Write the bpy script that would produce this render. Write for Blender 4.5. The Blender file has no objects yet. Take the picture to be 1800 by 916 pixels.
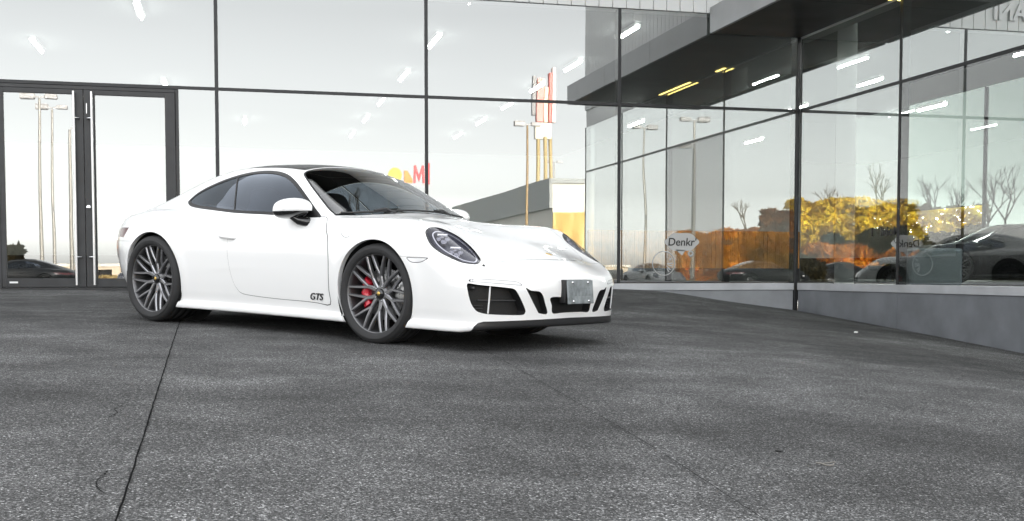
import bpy, bmesh, math, random
import numpy as np
from mathutils import Vector, Matrix
random.seed(7)
S = bpy.context.scene
COL = S.collection
# ------------------------------------------------------------------ camera, sky, sun, exposure
cam = bpy.data.cameras.new('camera'); camo = bpy.data.objects.new('camera', cam); COL.objects.link(camo)
camo.location = (0, 0, .80)
camo.rotation_euler = (math.radians(90-2.96), 0, math.radians(-13.96))
cam.sensor_width = 36; cam.lens = 1998.7/1800*36
cam.shift_y = (585.35-458)/1800
cam.clip_start = .05; cam.clip_end = 3000
S.camera = camo
SUN_EL, SUN_AZ = math.radians(11), math.radians(12)     # low sun behind the showroom (azimuth from +Y towards +X)
w = bpy.data.worlds.new('World'); S.world = w; w.use_nodes = True
nt = w.node_tree; nt.nodes.clear()
sky = nt.nodes.new('ShaderNodeTexSky'); sky.sky_type = 'NISHITA'; sky.sun_disc = False
sky.sun_elevation = SUN_EL; sky.sun_rotation = SUN_AZ
sky.air_density = 1.0; sky.dust_density = 2.5; sky.ozone_density = 1.0; sky.altitude = 50
hs = nt.nodes.new('ShaderNodeHueSaturation'); hs.inputs['Saturation'].default_value = .10
bg = nt.nodes.new('ShaderNodeBackground'); bg.inputs['Strength'].default_value = .15
wo = nt.nodes.new('ShaderNodeOutputWorld')
# thin bright cloud: the sky grows lighter overhead
wc = nt.nodes.new('ShaderNodeTexCoord'); wz = nt.nodes.new('ShaderNodeSeparateXYZ'); wm = nt.nodes.new('ShaderNodeMapRange')
wm.inputs['From Min'].default_value = 0; wm.inputs['From Max'].default_value = .8
wm.inputs['To Min'].default_value = 1.25; wm.inputs['To Max'].default_value = 5.2
wx = nt.nodes.new('ShaderNodeVectorMath'); wx.operation = 'SCALE'
wh = nt.nodes.new('ShaderNodeMapRange'); wa = nt.nodes.new('ShaderNodeMath'); wa.operation = 'ADD'
wh.inputs['From Min'].default_value = -.02; wh.inputs['From Max'].default_value = .22
wh.inputs['To Min'].default_value = 2.9; wh.inputs['To Max'].default_value = 0      # pale haze band along the horizon
nt.links.new(wc.outputs['Generated'], wz.inputs[0]); nt.links.new(wz.outputs['Z'], wm.inputs[0]); nt.links.new(wz.outputs['Z'], wh.inputs[0])
wh2 = nt.nodes.new('ShaderNodeMapRange'); wb = nt.nodes.new('ShaderNodeMath'); wb.operation = 'ADD'
wh2.inputs['From Min'].default_value = -.01; wh2.inputs['From Max'].default_value = .07
wh2.inputs['To Min'].default_value = 5.0; wh2.inputs['To Max'].default_value = 0
nt.links.new(wz.outputs['Z'], wh2.inputs[0])
nt.links.new(wm.outputs[0], wa.inputs[0]); nt.links.new(wh.outputs[0], wa.inputs[1])
nt.links.new(wa.outputs[0], wb.inputs[0]); nt.links.new(wh2.outputs[0], wb.inputs[1]); nt.links.new(wb.outputs[0], wx.inputs['Scale'])
nt.links.new(sky.outputs[0], hs.inputs['Color']); nt.links.new(hs.outputs[0], wx.inputs[0]); nt.links.new(wx.outputs[0], bg.inputs[0]); nt.links.new(bg.outputs[0], wo.inputs[0])
sl = bpy.data.lights.new('sun', 'SUN'); sl.energy = 5.0; sl.angle = math.radians(.5); sl.color = (1, .87, .68)
so = bpy.data.objects.new('sun', sl); COL.objects.link(so)
so.rotation_euler = Vector((-math.sin(SUN_AZ)*math.cos(SUN_EL), -math.cos(SUN_AZ)*math.cos(SUN_EL), -math.sin(SUN_EL))).to_track_quat('-Z', 'Y').to_euler()
S.view_settings.view_transform = 'Standard'; S.view_settings.look = 'None'
S.view_settings.gamma = 1; S.view_settings.exposure = .82
# ------------------------------------------------------------------ object helpers
def tag(o, label=None, cat=None, group=None, kind=None):
    if label: o['label'] = label
    if cat: o['category'] = cat
    if group: o['group'] = group
    if kind: o['kind'] = kind
    return o
def empty(name, loc=(0,0,0), rz=0):
    o = bpy.data.objects.new(name, None); o.empty_display_size = .2
    o.location = loc; o.rotation_euler = (0,0,rz); COL.objects.link(o); return o
def link(name, me, parent=None):
    o = bpy.data.objects.new(name, me); COL.objects.link(o)
    if parent: o.parent = parent
    return o
def mk(name, V, F, mats, parent=None, mi=None, nrm=None, smooth=False):
    me = bpy.data.meshes.new(name)
    V = np.asarray(V, float); 
    me.from_pydata(V.tolist(), [], [list(map(int, f)) for f in F])
    for m in (mats if isinstance(mats, (list, tuple)) else [mats]): me.materials.append(m)
    if mi is not None: me.polygons.foreach_set('material_index', np.asarray(mi, dtype=np.int32))
    if smooth or nrm is not None: me.polygons.foreach_set('use_smooth', np.ones(len(me.polygons), dtype=bool))
    me.update()
    if nrm is not None: me.normals_split_custom_set_from_vertices(np.asarray(nrm, float).tolist())
    return link(name, me, parent)
class MB:
    """collects simple solids into one mesh"""
    def __init__(s): s.V = []; s.F = []; s.M = []; s.S = []
    def add(s, V, F, m=0, smooth=False):
        b = len(s.V); s.V += [tuple(map(float, v)) for v in V]
        for f in F: s.F.append([i+b for i in f]); s.M.append(m); s.S.append(smooth)
        return s
    def box(s, a, b, m=0, bev=0, mat=None):
        bm = bmesh.new(); bmesh.ops.create_cube(bm, size=1)
        a = Vector(a); b = Vector(b); c = (a+b)/2; d = b-a
        for v in bm.verts: v.co = Vector((v.co.x*d.x, v.co.y*d.y, v.co.z*d.z))+c
        if bev: bmesh.ops.bevel(bm, geom=bm.edges[:], offset=bev, segments=2, affect='EDGES', profile=.6)
        if mat is not None: bmesh.ops.transform(bm, matrix=mat, verts=bm.verts[:])
        bm.verts.index_update(); bmesh.ops.recalc_face_normals(bm, faces=bm.faces[:])
        s.add([v.co for v in bm.verts], [[v.index for v in f.verts] for f in bm.faces], m); bm.free(); return s
    def tube(s, pts, r, n=10, m=0, caps=True):
        pts = [Vector(p) for p in pts]; rs = r if isinstance(r, (list, tuple)) else [r]*len(pts)
        V = []; F = []; up = None
        for i, p in enumerate(pts):
            d = (pts[min(i+1, len(pts)-1)]-pts[max(i-1, 0)]).normalized()
            if up is None: up = d.orthogonal().normalized()
            u = (up-d*up.dot(d)).normalized(); up = u; v = d.cross(u)
            for k in range(n):
                a = 2*math.pi*k/n; V.append(p+(u*math.cos(a)+v*math.sin(a))*rs[i])
        for i in range(len(pts)-1):
            for k in range(n): F.append([i*n+k, i*n+(k+1)%n, (i+1)*n+(k+1)%n, (i+1)*n+k])
        s.add(V, F, m, True)
        if caps: s.add(V[:n], [list(range(n))[::-1]], m); s.add(V[-n:], [list(range(n))], m)
        return s
    def lathe(s, prof, axis='z', n=64, m=0, closed=False, smooth=True, c=(0,0,0)):
        """prof: (radius, height) pairs turned about an axis"""
        V = []; F = []; k = len(prof)
        for i in range(n):
            a = 2*math.pi*i/n
            for r, h in prof:
                p = (r*math.cos(a), r*math.sin(a), h)
                if axis == 'y': p = (p[0], -p[2], p[1])
                V.append((p[0]+c[0], p[1]+c[1], p[2]+c[2]))
        for i in range(n):
            for j in range(k-1+(1 if closed else 0)):
                F.append([i*k+j, ((i+1) % n)*k+j, ((i+1) % n)*k+(j+1) % k, i*k+(j+1) % k])
        return s.add(V, F, m, smooth)
    def build(s, name, mats, parent=None):
        o = mk(name, s.V, s.F, mats, parent, s.M)
        o.data.polygons.foreach_set('use_smooth', np.array(s.S, dtype=bool)); o.data.update()
        return o
def text_mesh(body, size, depth, name, mat, parent=None, bold=0, shear=0):
    cu = bpy.data.curves.new(name, 'FONT'); cu.body = body; cu.size = size; cu.extrude = depth; cu.offset = bold
    cu.shear = shear; cu.align_x = 'CENTER'; cu.align_y = 'CENTER'
    o = bpy.data.objects.new(name, cu); COL.objects.link(o)
    dg = bpy.context.evaluated_depsgraph_get(); me = bpy.data.meshes.new_from_object(o.evaluated_get(dg))
    bpy.data.objects.remove(o); bpy.data.curves.remove(cu)
    me.materials.clear(); me.materials.append(mat)
    return link(name, me, parent)
def copy_tree(o, parent=None, swap=None):
    c = o.copy(); COL.objects.link(c); c.parent = parent
    if swap and o.data is not None:
        key = (o.data.name, id(swap))
        if key not in copy_tree.cache:
            d = o.data.copy()
            for i, m in enumerate(d.materials):
                if m and m.name in swap: d.materials[i] = swap[m.name]
            copy_tree.cache[key] = d
        c.data = copy_tree.cache[key]
    for ch in list(o.children): copy_tree(ch, c, swap)
    return c
copy_tree.cache = {}
# ------------------------------------------------------------------ materials
def mat(name, col, rough=.5, metal=0, coat=0, spec=.5, **k):
    m = bpy.data.materials.new(name); m.use_nodes = True
    p = m.node_tree.nodes['Principled BSDF']
    p.inputs['Base Color'].default_value = (*col, 1); p.inputs['Roughness'].default_value = rough
    p.inputs['Metallic'].default_value = metal; p.inputs['Coat Weight'].default_value = coat
    p.inputs['Coat Roughness'].default_value = .03; p.inputs['Specular IOR Level'].default_value = spec
    for a, b in k.items(): p.inputs[a].default_value = b
    return m
def noisy(m, scale=8, amt=.15, rough_amt=.1, bump=0, detail=6, coords='Object'):
    """breaks the flat colour of a material with procedural wear"""
    t = m.node_tree; p = t.nodes['Principled BSDF']
    tc = t.nodes.new('ShaderNodeTexCoord'); n = t.nodes.new('ShaderNodeTexNoise')
    n.inputs['Scale'].default_value = scale; n.inputs['Detail'].default_value = detail
    t.links.new(tc.outputs[coords], n.inputs['Vector'])
    base = p.inputs['Base Color'].default_value[:3]
    r = t.nodes.new('ShaderNodeValToRGB')
    r.color_ramp.elements[0].position = .3; r.color_ramp.elements[1].position = .7
    r.color_ramp.elements[0].color = (*[c*(1-amt) for c in base], 1)
    r.color_ramp.elements[1].color = (*[min(1, c*(1+amt)) for c in base], 1)
    t.links.new(n.outputs[0], r.inputs[0]); t.links.new(r.outputs[0], p.inputs['Base Color'])
    if rough_amt:
        mr = t.nodes.new('ShaderNodeMapRange'); rr = p.inputs['Roughness'].default_value
        mr.inputs['To Min'].default_value = max(0, rr-rough_amt); mr.inputs['To Max'].default_value = min(1, rr+rough_amt)
        t.links.new(n.outputs[0], mr.inputs[0]); t.links.new(mr.outputs[0], p.inputs['Roughness'])
    if bump:
        b = t.nodes.new('ShaderNodeBump'); b.inputs['Strength'].default_value = bump; b.inputs['Distance'].default_value = .01
        t.links.new(n.outputs[0], b.inputs['Height']); t.links.new(b.outputs[0], p.inputs['Normal'])
    return m
def glass_mat(name, tint, refl, power=1.0, bump=0, bscale=.5, gcol=(1,1,1)):
    """window glass: mirror reflection by angle over a tinted see-through sheet"""
    m = bpy.data.materials.new(name); m.use_nodes = True; t = m.node_tree; t.nodes.clear()
    out = t.nodes.new('ShaderNodeOutputMaterial'); mix = t.nodes.new('ShaderNodeMixShader')
    tr = t.nodes.new('ShaderNodeBsdfTransparent'); tr.inputs[0].default_value = (*tint, 1)
    gl = t.nodes.new('ShaderNodeBsdfGlossy'); gl.inputs['Roughness'].default_value = 0; gl.inputs[0].default_value = (*gcol, 1)
    lw_ = t.nodes.new('ShaderNodeLayerWeight'); fr = t.nodes.new('ShaderNodeMath'); fr.operation = 'POWER'; fr.inputs[1].default_value = 4.5
    t.links.new(lw_.outputs['Facing'], fr.inputs[0])
    mr = t.nodes.new('ShaderNodeMapRange')
    mr.inputs['To Min'].default_value = refl; mr.inputs['To Max'].default_value = 1
    t.links.new(fr.outputs[0], mr.inputs[0]); t.links.new(mr.outputs[0], mix.inputs[0])
    t.links.new(tr.outputs[0], mix.inputs[1]); t.links.new(gl.outputs[0], mix.inputs[2]); t.links.new(mix.outputs[0], out.inputs[0])
    if refl == 0: t.links.new(tr.outputs[0], out.inputs[0])
    if bump:
        tc = t.nodes.new('ShaderNodeTexCoord'); n = t.nodes.new('ShaderNodeTexNoise'); n.inputs['Scale'].default_value = bscale
        n.inputs['Detail'].default_value = 1.5
        b = t.nodes.new('ShaderNodeBump'); b.inputs['Strength'].default_value = 1; b.inputs['Distance'].default_value = bump
        t.links.new(tc.outputs['Object'], n.inputs['Vector']); t.links.new(n.outputs[0], b.inputs['Height'])
        t.links.new(b.outputs[0], gl.inputs['Normal'])
    return m
def emit(name, col, s):
    m = bpy.data.materials.new(name); m.use_nodes = True; t = m.node_tree; t.nodes.clear()
    e = t.nodes.new('ShaderNodeEmission'); e.inputs[0].default_value = (*col, 1); e.inputs[1].default_value = s
    o = t.nodes.new('ShaderNodeOutputMaterial'); t.links.new(e.outputs[0], o.inputs[0]); return m
M = {}
M['paint'] = mat('white_paint', (.86,.86,.855), .28, 0, 1.0)
M['gap'] = mat('shut_line', (.09,.09,.09), .7)
M['black'] = mat('black_gloss', (.012,.012,.013), .12, 0, .6)
M['satin'] = mat('satin_black', (.018,.018,.019), .42)
M['rubber'] = noisy(mat('rubber', (.022,.022,.023), .75), 30, .2, .1)
M['rim'] = mat('gunmetal', (.18,.18,.184), .42, .7)
M['roofpanel'] = mat('roof_glass_black', (.010,.010,.011), .25, 0, 0, .10)
M['rimedge'] = mat('machined_edge', (.38,.38,.40), .36, .95)
M['barrel'] = mat('wheel_barrel', (.13,.13,.135), .45, .8)
M['disc'] = noisy(mat('brake_disc', (.30,.30,.30), .35, .9), 60, .25)
M['red'] = mat('red_lacquer', (.52,.012,.03), .25, 0, .8)
M['gold'] = mat('gold_badge', (.62,.42,.12), .3, .8)
M['chrome'] = mat('chrome', (.80,.80,.82), .08, 1)
M['lampdark'] = mat('lamp_housing', (.035,.036,.055), .30, .25)
M['lampring'] = mat('lamp_ring', (.50,.50,.54), .25, .5)
M['led'] = mat('led_lens', (.22,.22,.26), .12, .6, .5)
M['blade'] = mat('led_blade', (.75,.76,.80), .2, .2, .5)
M['lens'] = glass_mat('lamp_lens', (.93,.93,.95), .035)
M['ltail'] = mat('tail_lens', (.10,.008,.012), .15, 0, .6)
M['carglass'] = glass_mat('tinted_car_glass', (.24,.27,.33), .055, gcol=(.80,.88,1))
M['windshield'] = glass_mat('windscreen_glass', (.62,.66,.64), .11)
M['trimdark'] = noisy(mat('cabin_trim', (.016,.016,.018), .7), 40, .2)
M['leather'] = noisy(mat('seat_leather', (.035,.036,.042), .5), 30, .2)
M['mesh'] = noisy(mat('grille_mesh', (.012,.012,.012), .6), 200, .5)
M['plate'] = noisy(mat('plate_metal', (.23,.25,.26), .35, .4), 14, .45)
M['clear'] = mat('clear_marker', (.74,.74,.75), .12, 0, .6)
M['liner'] = mat('arch_liner', (.010,.010,.010), .9)
M['pane'] = glass_mat('facade_glass', (.66,.71,.69), .27, bump=.0015, bscale=.55, gcol=(.985,1,.99))
M['panewing'] = glass_mat('wing_glass', (.50,.55,.53), .64, bump=.0015, bscale=.5, gcol=(.97,1,.985))
M['paneclear'] = glass_mat('clear_wing_glass', (.76,.83,.80), .26, bump=.0013, bscale=.5)
M['panefar'] = glass_mat('far_glass', (.20,.214,.209), .0)
M['paneback'] = glass_mat('facade_glass_inside', (.98,1,.99), .0)
M['mull'] = noisy(mat('dark_mullion', (.022,.023,.025), .4, .3), 6, .3)
M['doorfr'] = noisy(mat('door_frame', (.035,.036,.038), .42, .3), 5, .25)
M['sill'] = noisy(mat('sill_metal', (.50,.51,.53), .5, .2), 3, .12)
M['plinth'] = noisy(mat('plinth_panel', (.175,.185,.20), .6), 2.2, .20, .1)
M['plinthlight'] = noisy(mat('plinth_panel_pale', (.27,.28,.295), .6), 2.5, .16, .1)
M['fascia'] = mat('white_ribbed_fascia', (.78,.79,.78), .5)
M['canopy'] = noisy(mat('canopy_fascia', (.42,.43,.44), .45, .2), 2, .10)
M['soffit'] = noisy(mat('dark_soffit', (.018,.017,.016), .35), 2, .3)
M['ceil'] = mat('dark_ceiling', (.10,.105,.105), .8)
M['trimblk'] = mat('window_rubber', (.010,.010,.011), .45, 0, 0, .25)
M['wallin'] = mat('white_interior', (.84,.86,.85), .7)
M['floorin'] = noisy(mat('dark_floor_tile', (.030,.031,.034), .6, spec=.15), 3, .2)
M['tube'] = emit('tube_light', (1,.99,.96), 42)
M['wingtube'] = emit('wing_tube_light', (1,1,.97), 180)
M['amber'] = emit('amber_light', (1,.78,.22), 5)
M['steel'] = mat('brushed_steel', (.62,.62,.63), .28, 1)
M['white'] = mat('white_plastic', (.80,.80,.80), .4)
M['roof'] = mat('roof_sheet', (.25,.25,.25), .8)
M['bark'] = noisy(mat('bark', (.16,.12,.08), .9), 5, .3)
M['ochrepole'] = noisy(mat('ochre_lamp_pole', (.30,.20,.085), .5), 4, .2)
M['timber'] = noisy(mat('orange_timber', (.62,.27,.05), .6), 1.6, .65)  # slats of the invented screen that supplies the golden band
M['pole'] = noisy(mat('galvanised_pole', (.36,.35,.33), .5, .4), 4, .2)
import numpy as np
# ---------------- car body surface (implicit), car frame: x forward from the front axle, y left, z up from ground
def pchip(xs, ys):
    xs = np.array(xs, float); ys = np.array(ys, float)
    o = np.argsort(xs); xs = xs[o]; ys = ys[o]
    h = np.diff(xs); d = np.diff(ys)/h
    m = np.zeros_like(xs)
    for i in range(1, len(xs)-1):
        if d[i-1]*d[i] > 0:
            w1 = 2*h[i]+h[i-1]; w2 = h[i]+2*h[i-1]
            m[i] = (w1+w2)/(w1/d[i-1]+w2/d[i])
    m[0] = d[0]; m[-1] = d[-1]
    def f(x):
        x = np.asarray(x, float)
        i = np.clip(np.searchsorted(xs, x)-1, 0, len(h)-1)
        t = np.clip((x-xs[i])/h[i], 0, 1)
        t2 = t*t; t3 = t2*t
        return (2*t3-3*t2+1)*ys[i]+(t3-2*t2+t)*h[i]*m[i]+(-2*t3+3*t2)*ys[i+1]+(t3-t2)*h[i]*m[i+1]
    return f
def smax(a, b, k):
    h = np.maximum(k-np.abs(a-b), 0)/k
    return np.maximum(a, b)+h*h*h*k/6
def smin(a, b, k): return -smax(-a, -b, k)
HOOD = pchip([1.10,.98,.90,.75,.60,.30,0,-.30,-.45,-.70,-1.2,-2.4,-3.0,-3.4,-3.6],
             [.47,.555,.597,.655,.703,.777,.842,.893,.908,.905,.89,.88,.86,.79,.70])
CRZ = pchip([1.05,.95,.85,.75,.65,.55,.45,.36,.28,.15,0,-.4,-.8,-1.5,-2.0,-2.45,-2.9,-3.2,-3.6],
            [.43,.490,.540,.590,.648,.708,.770,.816,.834,.846,.850,.853,.853,.858,.876,.886,.858,.812,.71])
CRY = pchip([1.0,.75,.45,.15,-.3,-.8,-1.5,-2.0,-2.5,-3.0,-3.5],
            [.62,.67,.690,.705,.738,.79,.80,.795,.78,.71,.61])
WID = pchip([1.1,.7,.4,0,-.35,-.75,-1.15,-1.6,-2.05,-2.45,-2.8,-3.2,-3.6],
            [.90,.903,.905,.905,.888,.868,.864,.872,.908,.926,.905,.84,.76])
WPZ = pchip([.10,.13,.165,.19,.27,.36,.48,.60,.72,.85,1.0],
            [-.050,-.030,-.030,-.046,-.032,-.018,-.006,0,-.012,-.050,-.12])
NOSE = pchip([.05,.12,.16,.22,.30,.40,.48,.54,.60,.70],
             [.985,.995,1.0,1.003,1.010,1.018,1.018,1.008,.982,.92])
TAIL = pchip([.10,.20,.30,.45,.60,.70,.80,.90],
             [-3.20,-3.30,-3.40,-3.49,-3.52,-3.50,-3.44,-3.36])
ROOF = pchip([-.30,-1.15,-1.30,-1.5,-1.7,-1.95,-2.2,-2.5,-2.8,-3.1,-3.3,-3.5],
             [1.235,1.270,1.281,1.288,1.288,1.272,1.234,1.148,1.040,.930,.862,.79])
BELTW = pchip([0,-.4,-.8,-1.2,-1.6,-2.0,-2.4,-2.8,-3.2,-3.6],
              [.72,.765,.788,.792,.780,.747,.692,.630,.585,.55])
RTUM = pchip([-.4,-1.0,-1.6,-2.1,-2.6,-3.0,-3.4],[.50,.56,.60,.63,.75,.9,1.0])
def lower(x, y, z):
    a = np.abs(y)
    hc = HOOD(x); cz = CRZ(x); cy = CRY(x)
    t = np.clip(a/cy, 0, 1)
    s = t**2.2*(3.2-2.2*t)/1.0            # valley shape: flat centre, rises to the crest with zero slope
    top = hc+(cz-hc)*s
    out = np.maximum(a-cy, 0)
    top = top-1.9*out**2
    f_top = (z-top)*.93
    w = WID(x)+WPZ(z)
    # wheel arch flares
    for ax, r, amp in ((0, .338, .008), (-2.45, .343, .008)):
        rr = np.sqrt((x-ax)**2+(z-r)**2)
        w = w+amp*np.exp(-((rr-.39)/.06)**2)
    f_side = a-w
    nb = NOSE(z)-np.interp(z, [.1,.42,.58,.66], [.205,.205,.27,.31])*(a/.85)**2.6
    f_front = (x-nb)*.92
    tb = TAIL(z)+.40*(a/.80)**2.4
    f_rear = (tb-x)*.92
    f = smax(f_side, f_front, .23)
    f = smax(f, f_rear, .30)
    ktop = np.where(x > .3, .12, .16)
    f = smax(f, f_top, .12)
    zb = np.where(x > .3, .165, .19)
    f = smax(f, np.interp(x, [.72,.95], [.125,.158])-z, .03)
    return f
def cabin(x, y, z):
    a = np.abs(y)
    f_roof = (z-(ROOF(x)-.16*y*y-.25*y**4))*.93
    xw = -.34-(z-.90)*2.05-.36*y*y-.10*y**4     # windscreen surface
    f_ws = (x-xw)*.44
    hw = BELTW(x)-np.maximum(z-.88, -.04)*RTUM(x)-.35*np.maximum(z-.9, 0)**2
    f_sd = (a-hw)*.88
    f = smax(f_ws, f_roof, .06)
    f = smax(f, f_sd, .11)
    tb = TAIL(np.minimum(z, .85))+.22*(a/.80)**2.4
    f = smax(f, (tb+.02-x)*.92, .10)
    return smax(f, .5-z, .02)
def body(x, y, z):
    k = np.interp(x, [-3.4,-2.6,-1.9,-1.2,0], [.20,.20,.12,.05,.05])
    return smin(lower(x, y, z), cabin(x, y, z), k)
def grad(fn, P, e=1e-4):
    g = np.stack([fn(P[:,0]+e, P[:,1], P[:,2])-fn(P[:,0]-e, P[:,1], P[:,2]),
                  fn(P[:,0], P[:,1]+e, P[:,2])-fn(P[:,0], P[:,1]-e, P[:,2]),
                  fn(P[:,0], P[:,1], P[:,2]+e)-fn(P[:,0], P[:,1], P[:,2]-e)], 1)/(2*e)
    return g
def project(fn, P, n=4):
    for _ in range(n):
        g = grad(fn, P); v = fn(P[:,0], P[:,1], P[:,2])
        P = P-g*(v/np.maximum((g*g).sum(1), 1e-6))[:,None]
    return P
def surface_nets(fn, lo, hi, h):
    n = [int(round((b-a)/h))+1 for a, b in zip(lo, hi)]
    ax = [a+h*np.arange(k) for a, k in zip(lo, n)]
    X, Y, Z = np.meshgrid(*ax, indexing='ij')
    F = fn(X.ravel(), Y.ravel(), Z.ravel()).reshape(n)
    S = F < 0
    cnt = np.zeros([k-1 for k in n]); acc = np.zeros([k-1 for k in n]+[3])
    nx, ny, nz = [k-1 for k in n]
    def edge(i, d):
        a = [slice(o, o+m) for o, m in zip(i, (nx, ny, nz))]
        j = list(i); j[d] += 1
        b = [slice(o, o+m) for o, m in zip(j, (nx, ny, nz))]
        fa, fb = F[tuple(a)], F[tuple(b)]
        c = (fa < 0) != (fb < 0)
        t = np.where(c, fa/np.where(c, fa-fb, 1), 0)
        p = np.array(i, float)[None,None,None,:]+np.zeros(acc.shape)
        p[..., d] += t
        acc[c] += p[c]; cnt[c] += 1
    for d in range(3):
        for u in (0, 1):
            for v in (0, 1):
                i = [0, 0, 0]; o = [q for q in range(3) if q != d]
                i[o[0]] = u; i[o[1]] = v
                edge(tuple(i), d)
    M = cnt > 0
    idx = -np.ones(M.shape, int); idx[M] = np.arange(M.sum())
    ii = np.argwhere(M)
    V = (ii+acc[M]/cnt[M][:,None])*h+np.array(lo)
    Q = []
    for d in range(3):
        o = [q for q in range(3) if q != d]
        if d == 1: o = o[::-1]
        sl = [slice(1, k-1) for k in n]; sl[d] = slice(0, n[d]-1)
        sl2 = list(sl); sl2[d] = slice(1, n[d])
        A = S[tuple(sl)]; B = S[tuple(sl2)]
        base = np.argwhere(A != B); flip = A[A != B]
        base[:, o[0]] += 1; base[:, o[1]] += 1     # grid coords of the edge start
        def cell(du, dv):
            c = base.copy(); c[:, o[0]] -= du; c[:, o[1]] -= dv
            return idx[c[:,0], c[:,1], c[:,2]]
        q = np.stack([cell(1,1), cell(0,1), cell(0,0), cell(1,0)], 1)
        q[~flip] = q[~flip][:, ::-1]
        Q.append(q)
    return V, np.concatenate(Q)
def relax(fn, V, T, n=2):
    E = np.concatenate([T[:,[0,1]], T[:,[1,2]], T[:,[2,0]]])
    E = np.concatenate([E, E[:, ::-1]])
    for _ in range(n):
        s = np.zeros_like(V); c = np.zeros(len(V))
        np.add.at(s, E[:,0], V[E[:,1]]); np.add.at(c, E[:,0], 1)
        L = s/np.maximum(c, 1)[:,None]
        V = project(fn, V+.5*(L-V), 2)
    return V
# ------------------------------------------------------------------ tools that cut panels out of the body surface
def catmull(P, n=8, closed=True):
    P = np.array(P, float); k = len(P); out = []
    for i in range(k if closed else k-1):
        if closed: a, b, c, d = P[(i-1) % k], P[i], P[(i+1) % k], P[(i+2) % k]
        else: a, b, c, d = P[max(i-1, 0)], P[i], P[i+1], P[min(i+2, k-1)]
        for t in np.linspace(0, 1, n, endpoint=False):
            out.append(.5*((2*b)+(c-a)*t+(2*a-5*b+4*c-d)*t*t+(3*b-a-3*c+d)*t**3))
    if not closed: out.append(P[-1])
    return np.array(out)
def poly_sdf(Q, poly, pad=.08):
    """signed distance (negative inside) of 2D points to a closed polyline; far points just get +pad"""
    poly = np.asarray(poly, float); r = np.full(len(Q), pad)
    m = ((Q > poly.min(0)-pad) & (Q < poly.max(0)+pad)).all(1)
    q = Q[m]
    if not len(q): return r
    d2 = np.full(len(q), 1e9); ins = np.zeros(len(q), bool)
    for a, b in zip(poly, np.roll(poly, -1, 0)):
        e = b-a; wv = q-a
        t = np.clip((wv@e)/max(e@e, 1e-12), 0, 1)
        d2 = np.minimum(d2, ((wv-t[:,None]*e)**2).sum(1))
        c = (a[1] > q[:,1]) != (b[1] > q[:,1])
        if abs(e[1]) > 1e-12: ins ^= c & (q[:,0] < a[0]+(q[:,1]-a[1])/e[1]*e[0])
    v = np.sqrt(d2); r[m] = np.where(ins, -v, v)
    return r
def cut(fn, V, T, s, sdf=None):
    """splits a triangle mesh along s = 0; returns V, inside triangles, outside triangles"""
    s = np.where(np.abs(s) < 1e-7, 1e-7, s); neg = s < 0
    n = neg[T].sum(1)
    tin = T[n == 3]; tout = T[n == 0]; X = T[(n == 1) | (n == 2)]
    if not len(X): return V, tin, tout
    nx = neg[X]; odd = np.where(nx.sum(1) == 1, np.argmax(nx, 1), np.argmax(~nx, 1))
    ar = np.arange(len(X))
    a = X[ar, odd]; b = X[ar, (odd+1) % 3]; c = X[ar, (odd+2) % 3]
    E = np.concatenate([np.stack([a, b], 1), np.stack([a, c], 1)]); E.sort(1)
    U, inv = np.unique(E, axis=0, return_inverse=True); inv = inv.ravel()
    i, j = U[:,0], U[:,1]
    lo = V[i].copy(); hi = V[j].copy(); slo = s[i].copy(); shi = s[j].copy()
    P = lo+(slo/(slo-shi))[:,None]*(hi-lo)
    if sdf is not None:
        for _ in range(3):
            v = sdf(P); same = (v < 0) == (slo < 0)
            lo[same] = P[same]; slo[same] = v[same]; hi[~same] = P[~same]; shi[~same] = v[~same]
            den = slo-shi; t = np.where(np.abs(den) > 1e-12, slo/np.where(den == 0, 1, den), .5)
            P = lo+np.clip(t, .02, .98)[:,None]*(hi-lo)
    if fn is not None: P = project(fn, P, 2)
    b0 = len(V); V2 = np.concatenate([V, P])
    ab = inv[:len(X)]+b0; ac = inv[len(X):]+b0
    one = np.stack([a, ab, ac], 1); two = np.concatenate([np.stack([ab, b, c], 1), np.stack([ab, c, ac], 1)])
    on = neg[a]
    tin = np.concatenate([tin, one[on], two[np.tile(~on, 2)]])
    tout = np.concatenate([tout, one[~on], two[np.tile(on, 2)]])
    return V2, tin, tout
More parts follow.
